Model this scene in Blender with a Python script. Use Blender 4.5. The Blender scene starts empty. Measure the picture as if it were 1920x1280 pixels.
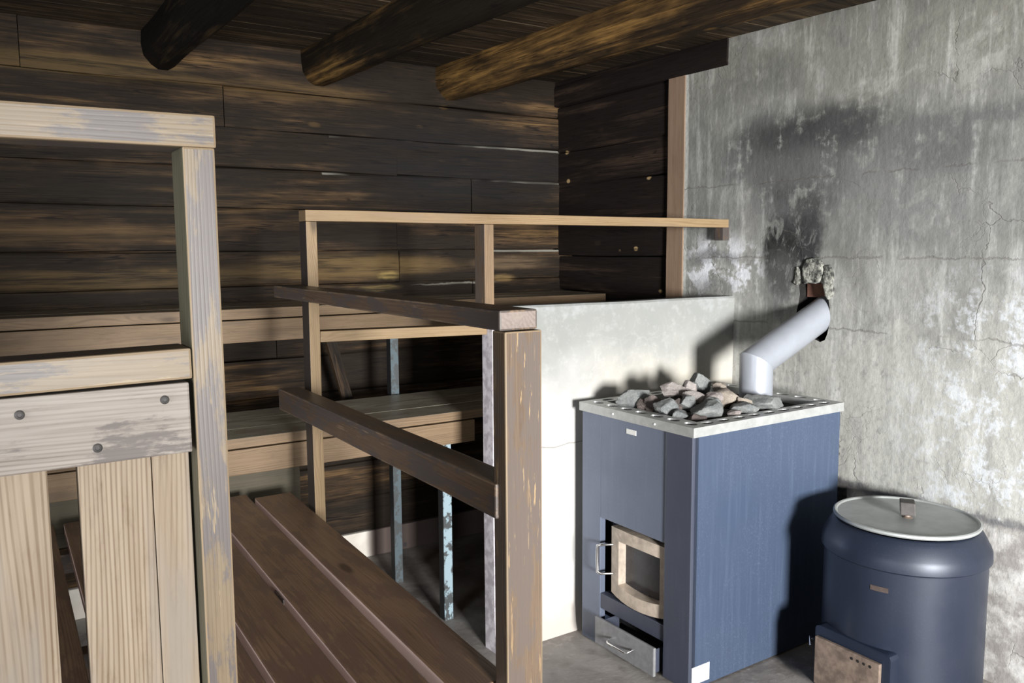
import bpy, bmesh, math, random
from mathutils import Vector, Matrix, noise

S = bpy.context.scene
C = S.collection
random.seed(7)

# ------------------------------------------------------------------ camera, light, exposure
cam_data = bpy.data.cameras.new('camera')
cam_data.sensor_width = 36.0
cam_data.lens = 1566.6 / 1920 * 36.0
cam_data.clip_start = 0.05
cam = bpy.data.objects.new('camera', cam_data)
C.objects.link(cam)
YAW, PITCH, ROLL = 0.56771576, -0.1096948, -0.00639321
fwd = Vector((math.sin(YAW) * math.cos(PITCH), math.cos(YAW) * math.cos(PITCH), math.sin(PITCH)))
rgt = Vector((math.cos(YAW), -math.sin(YAW), 0))
upv = rgt.cross(fwd)
r2 = math.cos(ROLL) * rgt + math.sin(ROLL) * upv
u2 = -math.sin(ROLL) * rgt + math.cos(ROLL) * upv
cam.matrix_world = Matrix(((r2.x, u2.x, -fwd.x, 0), (r2.y, u2.y, -fwd.y, 0), (r2.z, u2.z, -fwd.z, 1.5), (0, 0, 0, 1)))
S.camera = cam

world = bpy.data.worlds.new('daylight')
S.world = world
world.use_nodes = True
world.node_tree.nodes['Background'].inputs['Color'].default_value = (0.75, 0.87, 1.0, 1)
world.node_tree.nodes['Background'].inputs['Strength'].default_value = 0.6


def area(name, loc, target, sx, sy, energy, color, spread=180):
    l = bpy.data.lights.new(name, 'AREA')
    l.shape = 'RECTANGLE'
    l.size, l.size_y = sx, sy
    l.energy = energy
    l.color = color
    l.spread = math.radians(spread)
    o = bpy.data.objects.new(name, l)
    C.objects.link(o)
    o.location = loc
    o.rotation_euler = (Vector(target) - Vector(loc)).to_track_quat('-Z', 'Y').to_euler()
    return o


# daylight arriving through the window in the front wall and an added fill lamp at an unseen left opening
area('window_daylight', (0.30, -4.12, 1.32), (3.1, 2.0, 0.85), 1.06, 1.0, 268, (0.995, 0.99, 0.98), 72)
area('left_fill', (-2.28, 0.35, 1.15), (1.0, 2.2, 1.1), 0.9, 1.9, 84, (0.95, 0.97, 1.0), 170)

S.view_settings.view_transform = 'Standard'
S.view_settings.look = 'None'
S.view_settings.exposure = -0.02
S.view_settings.gamma = 1
S.view_settings.use_curve_mapping = False
S.cycles.use_denoising = True
S.cycles.max_bounces = 8
S.cycles.diffuse_bounces = 5
S.cycles.sample_clamp_indirect = 4.0
S.cycles.caustics_reflective = False
S.cycles.caustics_refractive = False


# ------------------------------------------------------------------ node helpers
class NB:
    """small builder for procedural materials"""

    def __init__(self, name):
        self.m = bpy.data.materials.new(name)
        self.m.use_nodes = True
        self.t = self.m.node_tree
        self.bsdf = self.t.nodes['Principled BSDF']
        self.tc = None

    def n(self, kind, **kw):
        x = self.t.nodes.new(kind)
        for k, v in kw.items():
            setattr(x, k, v)
        return x

    def put(self, sock, v):
        if isinstance(v, bpy.types.NodeSocket):
            self.t.links.new(v, sock)
        elif v is not None:
            if isinstance(v, (tuple, list)):
                d = sock.default_value
                if len(d) == 4 and len(v) == 3:
                    v = (*v, 1)
            sock.default_value = v

    def math(self, op, a, b=None, c=None, clamp=False):
        x = self.n('ShaderNodeMath', operation=op, use_clamp=clamp)
        for s, v in zip(x.inputs, (a, b, c)):
            self.put(s, v)
        return x.outputs[0]

    def vmath(self, op, a, b=None):
        x = self.n('ShaderNodeVectorMath', operation=op)
        self.put(x.inputs[0], a)
        self.put(x.inputs[1], b)
        return x.outputs[0]

    def obj(self):
        if not self.tc:
            self.tc = self.n('ShaderNodeTexCoord')
        return self.tc.outputs['Object']

    def rnd(self):
        return self.n('ShaderNodeObjectInfo').outputs['Random']

    def coords(self, jitter=True):
        c = self.obj()
        if jitter:
            r = self.rnd()
            cx = self.n('ShaderNodeCombineXYZ')
            for i, k in enumerate((41.0, 17.3, 9.7)):
                self.put(cx.inputs[i], self.math('MULTIPLY', r, k))
            c = self.vmath('ADD', c, cx.outputs[0])
        return c

    def sc(self, c, s):
        return self.vmath('MULTIPLY', c, s)

    def noise(self, c, scale=1.0, detail=3.0, rough=0.55, dist=0.0, out=0):
        x = self.n('ShaderNodeTexNoise')
        self.put(x.inputs['Vector'], c)
        x.inputs['Scale'].default_value = scale
        x.inputs['Detail'].default_value = detail
        x.inputs['Roughness'].default_value = rough
        x.inputs['Distortion'].default_value = dist
        return x.outputs[out]

    def vor(self, c, scale=1.0, feature='F1', out='Distance', rnd=1.0):
        x = self.n('ShaderNodeTexVoronoi', feature=feature)
        self.put(x.inputs['Vector'], c)
        x.inputs['Scale'].default_value = scale
        x.inputs['Randomness'].default_value = rnd
        return x.outputs[out]

    def ramp(self, v, lo, hi, a=0.0, b=1.0, smooth=True):
        x = self.n('ShaderNodeMapRange', interpolation_type='SMOOTHSTEP' if smooth else 'LINEAR')
        self.put(x.inputs[0], v)
        for i, k in enumerate((lo, hi, a, b)):
            self.put(x.inputs[i + 1], k)
        return x.outputs[0]

    def mix(self, f, a, b, mode='MIX'):
        x = self.n('ShaderNodeMix', data_type='RGBA', blend_type=mode)
        self.put(x.inputs[0], f)
        self.put(x.inputs[6], a)
        self.put(x.inputs[7], b)
        return x.outputs[2]

    def sep(self, c):
        x = self.n('ShaderNodeSeparateXYZ')
        self.put(x.inputs[0], c)
        return x.outputs

    def bump(self, h, strength=0.3, dist=0.01, normal=None):
        x = self.n('ShaderNodeBump')
        x.inputs['Strength'].default_value = strength
        x.inputs['Distance'].default_value = dist
        self.put(x.inputs['Height'], h)
        if normal is not None:
            self.put(x.inputs['Normal'], normal)
        return x.outputs[0]

    def done(self, col, rough=0.7, normal=None, metal=0.0, spec=0.4):
        b = self.bsdf
        self.put(b.inputs['Base Color'], col)
        self.put(b.inputs['Roughness'], rough)
        self.put(b.inputs['Metallic'], metal)
        self.put(b.inputs['Specular IOR Level'], spec)
        if normal is not None:
            self.put(b.inputs['Normal'], normal)
        return self.m


def wood(name, base, dark, ring=0.5, freq=95.0, patina=None, pat_amt=0.5, pat_scale=1.0, knots=True, rough=0.6,
         fibre=0.35, spec=0.35, bump=0.25, stain=None, flecks=None):
    """sawn board, grain along local X"""
    b = NB(name)
    c = b.coords()
    low = b.noise(b.sc(c, (0.7, 7, 7)), 1.0, 2.0)
    x, y, z = b.sep(c)
    kd = b.vor(b.sc(c, (2.6, 9, 9)), 1.0)
    kc = b.sep(b.vor(b.sc(c, (2.6, 9, 9)), 1.0, out='Color'))[0]
    kon = b.math('GREATER_THAN', kc, 0.80)
    near = b.math('MULTIPLY', b.ramp(kd, 0.55, 0.05), kon)
    ph = b.math('ADD', b.math('MULTIPLY', y, freq * 5.5), b.math('MULTIPLY', z, freq * 3.8))
    ph = b.math('ADD', ph, b.math('MULTIPLY', low, 55.0))
    if knots:
        ph = b.math('ADD', ph, b.math('MULTIPLY', near, 9.0))
    s = b.math('SINE', b.math('MULTIPLY', ph, 2.2))
    s = b.math('MULTIPLY', b.math('POWER', b.ramp(s, -0.6, 1.0), 2.2), b.ramp(b.noise(b.sc(c, (1.2, 30, 30)), 1.0, 4.0), 0.32, 0.62, 0.15, 1.0))
    fib = b.noise(b.sc(c, (5, 190, 190)), 1.0, 3.0, 0.6)
    fibm = b.ramp(fib, 0.35, 0.7)
    mot = b.noise(b.sc(c, (2.2, 8, 8)), 1.0, 4.0)
    d = b.math('ADD', b.math('MULTIPLY', s, ring), b.math('MULTIPLY', fibm, fibre))
    d = b.math('ADD', d, b.ramp(mot, 0.42, 0.72, 0.0, 0.32), clamp=True)
    fl = b.noise(b.sc(c, (14, 60, 60)), 1.0, 5.0, 0.7)
    d = b.math('ADD', d, b.ramp(fl, 0.52, 0.75, 0.0, 0.3), clamp=True)
    col = b.mix(d, base, dark)
    if patina:
        pm = b.noise(b.sc(c, (6.0 * pat_scale, 19 * pat_scale, 19 * pat_scale)), 1.0, 7.0, 0.68)
        pm = b.math('ADD', pm, b.math('MULTIPLY', b.math('SUBTRACT', fib, 0.5), 0.15))
        pm = b.ramp(pm, 0.62 - 0.3 * pat_amt, 0.70 - 0.3 * pat_amt)
        col = b.mix(b.math('MULTIPLY', pm, 0.88), col, patina)
    if flecks:
        fk = b.noise(b.sc(c, (9, 95, 95)), 1.0, 4.0, 0.65)
        fk = b.math('MULTIPLY', b.ramp(fk, 0.60, 0.64), b.ramp(b.noise(b.sc(c, (2.5, 14, 14)), 1.0, 3.0), 0.42, 0.6))
        col = b.mix(b.math('MULTIPLY', fk, 0.9), col, flecks)
    if stain:
        sm = b.noise(b.sc(c, (1.6, 9, 9)), 1.7, 3.0)
        col = b.mix(b.ramp(sm, 0.52, 0.68, 0, 0.75), col, stain)
    if knots:
        km = b.math('MULTIPLY', b.ramp(kd, 0.16, 0.06), kon)
        col = b.mix(b.math('MULTIPLY', km, 0.8), col, tuple(v * 0.35 for v in dark))
    h = b.math('ADD', b.math('MULTIPLY', s, -0.5), b.math('MULTIPLY', fib, -0.6))
    return b.done(col, rough, b.bump(h, bump * 0.45, 0.0015), 0, spec)


def charred(name, axis, black, brown, gold, amount=0.5, chips=0.0, caulk=(), marks=()):
    """smoke-darkened log or ceiling wood; grain along world axis 0 (X) or 1 (Y)"""
    b = NB(name)
    c = b.obj()
    if axis == 1:
        xs = b.sep(c)
        cx = b.n('ShaderNodeCombineXYZ')
        b.put(cx.inputs[0], xs[1])
        b.put(cx.inputs[1], xs[0])
        b.put(cx.inputs[2], xs[2])
        c = cx.outputs[0]
    big = b.noise(b.sc(c, (0.8, 2.4, 2.4)), 1.0, 4.0, 0.6)
    streak = b.noise(b.sc(c, (1.1, 22, 22)), 1.0, 5.0, 0.6, 0.6)
    fine = b.noise(b.sc(c, (7, 170, 170)), 1.0, 3.0, 0.6)
    blot = b.noise(b.sc(c, (5, 11, 11)), 1.0, 4.0, 0.6)
    m = b.math('ADD', b.math('MULTIPLY', big, 1.0), b.math('MULTIPLY', streak, 0.85))
    m = b.math('ADD', m, b.math('MULTIPLY', blot, 0.45))
    m = b.ramp(m, 1.32 - 0.4 * amount, 1.72 - 0.4 * amount)
    col = b.mix(m, black, brown)
    g = b.math('ADD', b.math('MULTIPLY', streak, 0.7), b.math('MULTIPLY', big, 0.7))
    g = b.ramp(g, 0.74, 0.98)
    col = b.mix(b.math('MULTIPLY', g, 0.85), col, gold)
    col = b.mix(b.ramp(fine, 0.42, 0.72, 0.0, 0.65), col, tuple(v * 0.5 for v in black))
    if chips:
        d = b.vor(b.sc(c, (6, 9, 9)), 1.0)
        k = b.sep(b.vor(b.sc(c, (6, 9, 9)), 1.0, out='Color'))[1]
        cm = b.math('MULTIPLY', b.ramp(d, 0.13, 0.06), b.math('GREATER_THAN', k, 1 - chips))
        col = b.mix(cm, col, (0.34, 0.24, 0.12))
    # drying checks along the grain, and worn lighter scuffs
    ck = b.noise(b.sc(c, (0.9, 26, 26)), 1.0, 2.0, 0.5, 0.8)
    ckm = b.ramp(b.math('ABSOLUTE', b.math('SUBTRACT', ck, 0.5)), 0.018, 0.004)
    ckm = b.math('MULTIPLY', ckm, b.ramp(blot, 0.42, 0.56))
    col = b.mix(b.math('MULTIPLY', ckm, 0.8), col, (0.006, 0.005, 0.005))
    kd = b.vor(b.sc(c, (3.2, 7, 7)), 1.0)
    kk = b.sep(b.vor(b.sc(c, (3.2, 7, 7)), 1.0, out='Color'))[2]
    kr = b.math('MULTIPLY', b.ramp(b.math('ADD', kd, b.math('MULTIPLY', blot, 0.25)), 0.24, 0.16), b.math('GREATER_THAN', kk, 0.62))
    col = b.mix(b.math('MULTIPLY', kr, 0.18), col, gold)
    if marks:
        xw, _, zw = b.sep(b.vmath('ADD', b.obj(), b.sc(b.vmath('SUBTRACT', b.noise(b.obj(), 7.0, 4.0, 0.6, out=1), (0.5, 0.5, 0.5)), (0.10, 0.1, 0.035))))
        for mx, mz, rx, rz, amt, mc in marks:
            dx = b.math('DIVIDE', b.math('SUBTRACT', xw, mx), rx)
            dz = b.math('DIVIDE', b.math('SUBTRACT', zw, mz), rz)
            q = b.math('SQRT', b.math('ADD', b.math('MULTIPLY', dx, dx), b.math('MULTIPLY', dz, dz)))
            q = b.math('MULTIPLY', b.ramp(q, 1.35, 0.5), b.ramp(b.math('ADD', b.math('MULTIPLY', streak, 0.6), b.math('MULTIPLY', fine, 0.4)), 0.36, 0.56, 0.1, 1.0))
            col = b.mix(b.math('MULTIPLY', q, amt), col, mc)
    if caulk:
        zz = b.sep(b.obj())[2]
        xx = b.sep(b.obj())[0]
        for zc, lo_, hi_ in caulk:
            q = b.ramp(b.math('ABSOLUTE', b.math('SUBTRACT', b.math('ADD', zz, b.math('MULTIPLY', b.math('SUBTRACT', blot, 0.5), 0.012)), zc - 0.007)), 0.008, 0.003)
            q = b.math('MULTIPLY', q, b.math('MULTIPLY', b.math('GREATER_THAN', xx, lo_), b.math('LESS_THAN', xx, hi_)))
            q = b.math('MULTIPLY', q, b.ramp(big, 0.40, 0.52))
            col = b.mix(b.math('MULTIPLY', q, 0.85), col, (0.19, 0.185, 0.16))
    h = b.math('ADD', b.math('MULTIPLY', streak, 0.7), b.math('MULTIPLY', fine, 0.35))
    return b.done(col, 0.66, b.bump(h, 0.45, 0.012), 0, 0.1)


# ------------------------------------------------------------------ materials
M = {}
M['panel'] = wood('weathered_pine', (0.2455, 0.1963, 0.1433), (0.1044, 0.0688, 0.0398), ring=0.58, freq=95, rough=0.7, stain=(0.1723, 0.1504, 0.1263), fibre=0.25)
M['cross'] = wood('grey_worn_pine', (0.2509, 0.2258, 0.2007), (0.1155, 0.0928, 0.0753), ring=0.45, freq=110, patina=(0.0853, 0.0727, 0.0677), pat_amt=0.28, rough=0.62)
M['varnish'] = wood('worn_varnished_pine', (0.150, 0.112, 0.066), (0.085, 0.056, 0.030), ring=0.22, freq=110, patina=(0.066, 0.056, 0.056), pat_amt=0.62,
                    pat_scale=1.0, knots=False, rough=0.45, spec=0.4, flecks=(0.20, 0.15, 0.085))
M['edge'] = wood('bare_wood_edge', (0.2040, 0.1530, 0.0969), (0.1428, 0.0969, 0.0561), ring=0.3, knots=False, rough=0.6)
M['brown'] = wood('brown_stained_pine', (0.1200, 0.0840, 0.0560), (0.0624, 0.0400, 0.0264), ring=0.35, freq=80, patina=(0.0896, 0.0704, 0.0600), pat_amt=0.62,
                  rough=0.5, flecks=(0.2880, 0.2000, 0.1040))
M['tinted'] = wood('dark_shaded_side', (0.040, 0.032, 0.029), (0.022, 0.018, 0.017), ring=0.3, freq=80, knots=False, rough=0.55)  # dark wood painting the shade on the post sides
M['tread'] = wood('dark_footworn_plank', (0.2223, 0.1404, 0.0850), (0.0994, 0.0562, 0.0350), ring=0.4, freq=70, patina=(0.1346, 0.0810, 0.0584), pat_amt=0.5, rough=0.42, spec=0.5)
M['plankside'] = wood('pale_plank_side', (0.78, 0.62, 0.57), (0.68, 0.52, 0.48), ring=0.2, knots=False, rough=0.7)
M['riser'] = wood('dim_green_riser', (0.075, 0.064, 0.042), (0.042, 0.035, 0.023), ring=0.35, freq=80, rough=0.7)
M['green_side'] = wood('dark_green_brown_side', (0.085, 0.078, 0.050), (0.045, 0.042, 0.028), ring=0.35, knots=False, rough=0.6, flecks=(0.2, 0.16, 0.08))  # shade of the left post's side put into the colour
M['rail'] = wood('dark_grimy_rail', (0.10, 0.066, 0.044), (0.050, 0.034, 0.025), ring=0.35, freq=90, patina=(0.058, 0.049, 0.047), pat_amt=0.60, rough=0.42,
                 flecks=(0.16, 0.11, 0.075))
M['rail_edge'] = wood('worn_rail_edge', (0.17, 0.12, 0.08), (0.07, 0.048, 0.035), ring=0.4, knots=False, rough=0.5, patina=(0.06, 0.05, 0.047), pat_amt=0.6)
M['fresh'] = wood('light_varnished_pine', (0.2317, 0.1615, 0.0878), (0.1334, 0.0842, 0.0421), ring=0.4, freq=85, rough=0.55, stain=(0.1895, 0.1334, 0.0807))
M['bench'] = wood('brown_bench_pine', (0.1968, 0.1318, 0.0768), (0.0918, 0.0579, 0.0307), ring=0.45, freq=85, rough=0.6, stain=(0.1115, 0.0772, 0.0472))
M['seat_lit'] = wood('lit_green_grey_seat', (0.46, 0.43, 0.34), (0.18, 0.16, 0.12), ring=0.4, freq=80, rough=0.4, patina=(0.26, 0.225, 0.175), pat_amt=0.45, spec=0.5)  # brighter copy of the seat wood, window sheen put into the colour
M['seat'] = wood('green_grey_seat', (0.34, 0.305, 0.23), (0.12, 0.105, 0.075), ring=0.4, freq=80, rough=0.4, patina=(0.17, 0.14, 0.105), pat_amt=0.45, spec=0.5)
M['post'] = wood('brown_timber_post', (0.2160, 0.1476, 0.1008), (0.1224, 0.0792, 0.0504), ring=0.5, freq=90, rough=0.7)
M['endgrain'] = wood('grey_end_grain', (0.20, 0.165, 0.145), (0.12, 0.095, 0.083), ring=0.3, freq=60, rough=0.75, knots=False)
# worn patches, resin knots and soot on the back wall: x, z, half width, half height, strength, colour
MARKS = (
    (2.30, 1.95, 0.75, 0.28, 0.75, (0.010, 0.010, 0.011)),
    (0.75, 1.75, 0.50, 0.14, 0.55, (0.014, 0.013, 0.011)),
    (1.60, 1.42, 0.55, 0.06, 0.75, (0.13, 0.085, 0.036)),
    (0.50, 1.38, 0.70, 0.05, 0.55, (0.12, 0.08, 0.036)),
    (0.20, 1.58, 0.55, 0.05, 0.5, (0.11, 0.07, 0.034)),
    (2.55, 1.425, 0.25, 0.035, 0.5, (0.16, 0.11, 0.065)),
    (0.40, 2.28, 0.60, 0.05, 0.5, (0.13, 0.085, 0.034)),
    (1.30, 2.26, 0.45, 0.045, 0.5, (0.13, 0.08, 0.032)),
    (1.79, 1.372, 0.06, 0.020, 0.65, (0.33, 0.24, 0.09)),
    (1.755, 1.31, 0.10, 0.016, 0.5, (0.22, 0.16, 0.065)),
    (2.50, 1.345, 0.07, 0.022, 0.7, (0.24, 0.16, 0.07)),
    (2.20, 1.318, 0.24, 0.005, 0.6, (0.26, 0.25, 0.21)),
)
M['log_back'] = charred('smoked_logs', 0, (0.0170, 0.0125, 0.0090), (0.0765, 0.0468, 0.0254), (0.2040, 0.1211, 0.0487), 0.66, caulk=((1.885, 1.46, 2.9), (2.065, 1.5, 2.9), (1.50, 1.9, 2.9)), marks=MARKS)
M['log_side'] = charred('black_smoked_logs', 1, (0.012, 0.009, 0.008), (0.035, 0.023, 0.017), (0.06, 0.038, 0.026), 0.45, chips=0.2)
M['ceil'] = charred('smoked_ceiling_boards', 0, (0.04, 0.030, 0.021), (0.115, 0.080, 0.050), (0.19, 0.13, 0.072), 0.75)
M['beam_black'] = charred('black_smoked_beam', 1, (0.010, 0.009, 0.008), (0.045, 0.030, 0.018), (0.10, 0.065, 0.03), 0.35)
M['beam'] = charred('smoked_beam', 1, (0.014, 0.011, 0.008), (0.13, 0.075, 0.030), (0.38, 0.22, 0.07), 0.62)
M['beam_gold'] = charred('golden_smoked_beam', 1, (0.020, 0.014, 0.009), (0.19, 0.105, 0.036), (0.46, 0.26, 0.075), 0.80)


def plain(name, col, rough=0.5, metal=0.0, spec=0.4, var=0.15, scale=18.0, bump=0.0):
    b = NB(name)
    c = b.coords()
    nz = b.noise(c, scale, 5.0, 0.6)
    cc = b.mix(b.ramp(nz, 0.3, 0.7), tuple(v * (1 - var) for v in col), tuple(min(1, v * (1 + var)) for v in col))
    nrm = b.bump(nz, bump, 0.004) if bump else None
    return b.done(cc, rough, nrm, metal, spec)


def sheet(name, col, light, rough=0.42, streak=0.35):
    """painted or zinc sheet with vertical drip streaks and pale specks"""
    b = NB(name)
    c = b.coords()
    st = b.noise(b.sc(c, (60, 60, 3)), 1.0, 4.0, 0.65)
    sp = b.noise(b.sc(c, (240, 240, 150)), 1.0, 4.0, 0.7)
    cl = b.noise(c, 4.0, 4.0)
    f = b.math('MULTIPLY', b.ramp(st, 0.45, 0.8), streak)
    f2 = b.math('MULTIPLY', b.ramp(sp, 0.54, 0.68), b.ramp(cl, 0.36, 0.62, 0.05, 0.6))
    cc = b.mix(b.math('ADD', f, f2, clamp=True), col, light)
    cc = b.mix(b.ramp(cl, 0.35, 0.75, 0.0, 0.35), cc, tuple(v * 0.7 for v in col))
    return b.done(cc, b.ramp(cl, 0.3, 0.7, rough - 0.06, rough + 0.1), b.bump(cl, 0.05, 0.01), 0.25, 0.5)


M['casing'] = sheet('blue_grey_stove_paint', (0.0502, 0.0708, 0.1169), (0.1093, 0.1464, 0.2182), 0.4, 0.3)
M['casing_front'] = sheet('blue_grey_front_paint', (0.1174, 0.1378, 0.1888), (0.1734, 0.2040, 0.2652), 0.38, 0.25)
M['casing_dark'] = sheet('dark_slate_paint', (0.055, 0.062, 0.088), (0.10, 0.11, 0.15), 0.4, 0.2)
M['drum'] = sheet('dark_blue_drum_paint', (0.0133, 0.0185, 0.0332), (0.0282, 0.0355, 0.0595), 0.36, 0.12)
M['zinc'] = plain('dull_zinc', (0.4080, 0.4165, 0.4080), 0.45, 0.55, 0.5, 0.1, 30)
M['zinc_bright'] = plain('bright_zinc', (0.8, 0.81, 0.82), 0.4, 0.35, 0.5, 0.05, 30)
M['flue'] = plain('pale_painted_flue', (0.3010, 0.3194, 0.3559), 0.36, 0.35, 0.5, 0.05, 14)
M['lid'] = plain('brushed_grey_lid', (0.3150, 0.3300, 0.3225), 0.5, 0.45, 0.5, 0.12, 9)
M['drawer'] = plain('grey_drawer_paint', (0.20, 0.20, 0.205), 0.5, 0.2, 0.4, 0.12, 40)
M['chrome'] = plain('polished_steel', (0.8, 0.8, 0.8), 0.18, 1.0, 0.5, 0.03)
M['black'] = plain('black_gap', (0.012, 0.012, 0.013), 0.6, 0, 0.3)
M['soot'] = plain('black_soot', (0.012, 0.011, 0.010), 0.9, 0, 0.2, 0.4, 30)
M['glass'] = plain('sooty_stove_glass', (0.018, 0.018, 0.022), 0.22, 0.0, 0.5, 0.3, 20)
M['doorframe'] = plain('heat_stained_door_frame', (0.4576, 0.3872, 0.3168), 0.45, 0.35, 0.5, 0.22, 22)
M['rust'] = plain('rusty_brown_plate', (0.16, 0.12, 0.095), 0.6, 0.2, 0.4, 0.35, 26, 0.1)
M['copper'] = plain('dull_copper', (0.15, 0.115, 0.10), 0.5, 0.4, 0.4, 0.2, 40)
M['label'] = plain('pale_metal_label', (0.62, 0.62, 0.60), 0.4, 0.2, 0.5, 0.06)
M['sticker'] = plain('white_sticker', (0.5940, 0.6210, 0.6660), 0.5, 0, 0.4, 0.05)
M['print'] = plain('faded_print', (0.42, 0.45, 0.50), 0.6, 0, 0.3)
M['knob'] = plain('dark_knob_wood', (0.035, 0.03, 0.028), 0.6, 0, 0.4, 0.3, 40)
M['brick'] = plain('dark_red_brick', (0.13, 0.065, 0.048), 0.85, 0, 0.2, 0.3, 30, 0.2)
M['bolt'] = plain('old_bolt_steel', (0.045, 0.042, 0.04), 0.6, 0.3, 0.5, 0.3, 90)
M['strip'] = plain('pink_brown_mortar', (0.3, 0.22, 0.19), 0.9, 0, 0.2)


def pipe_paint(k=1.0, edge=0.50):
    b = NB('chipped_blue_pipe_paint')
    c = b.coords()
    n1 = b.noise(b.sc(c, (26, 26, 18)), 1.0, 5.0, 0.65)
    col = b.mix(b.ramp(n1, edge, edge + 0.06), (0.24 * k, 0.32 * k, 0.36 * k), (0.055, 0.06, 0.062))
    return b.done(col, 0.5, b.bump(n1, 0.3, 0.002), 0.1)


M['pipe'] = pipe_paint()
M['pipe_shaded'] = pipe_paint(0.3, 0.48)  # same paint darkened to stand for the shade under the upper bench


def stone_mat(name, a, bcol):
    b = NB(name)
    c = b.coords()
    sp = b.noise(c, 160, 3.0, 0.7)
    cl = b.noise(c, 22, 4.0, 0.6)
    col = b.mix(b.ramp(cl, 0.4, 0.65), a, bcol)
    col = b.mix(b.ramp(sp, 0.5, 0.7, 0, 0.45), col, tuple(min(1, v * 1.7) for v in a))
    col = b.mix(b.ramp(sp, 0.42, 0.3, 0, 0.5), col, tuple(v * 0.45 for v in a))
    return b.done(col, 0.85, b.bump(b.math('ADD', cl, b.math('MULTIPLY', sp, 0.3)), 0.5, 0.008), 0, 0.25)


M['st_grey'] = stone_mat('grey_stone', (0.150, 0.156, 0.152), (0.100, 0.106, 0.106))
M['st_pink'] = stone_mat('pinkish_stone', (0.220, 0.198, 0.187), (0.160, 0.138, 0.131))
M['st_tan'] = stone_mat('tan_stone', (0.224, 0.195, 0.162), (0.145, 0.123, 0.105))
M['st_dark'] = stone_mat('dark_brown_stone', (0.088, 0.071, 0.065), (0.058, 0.048, 0.044))


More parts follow.
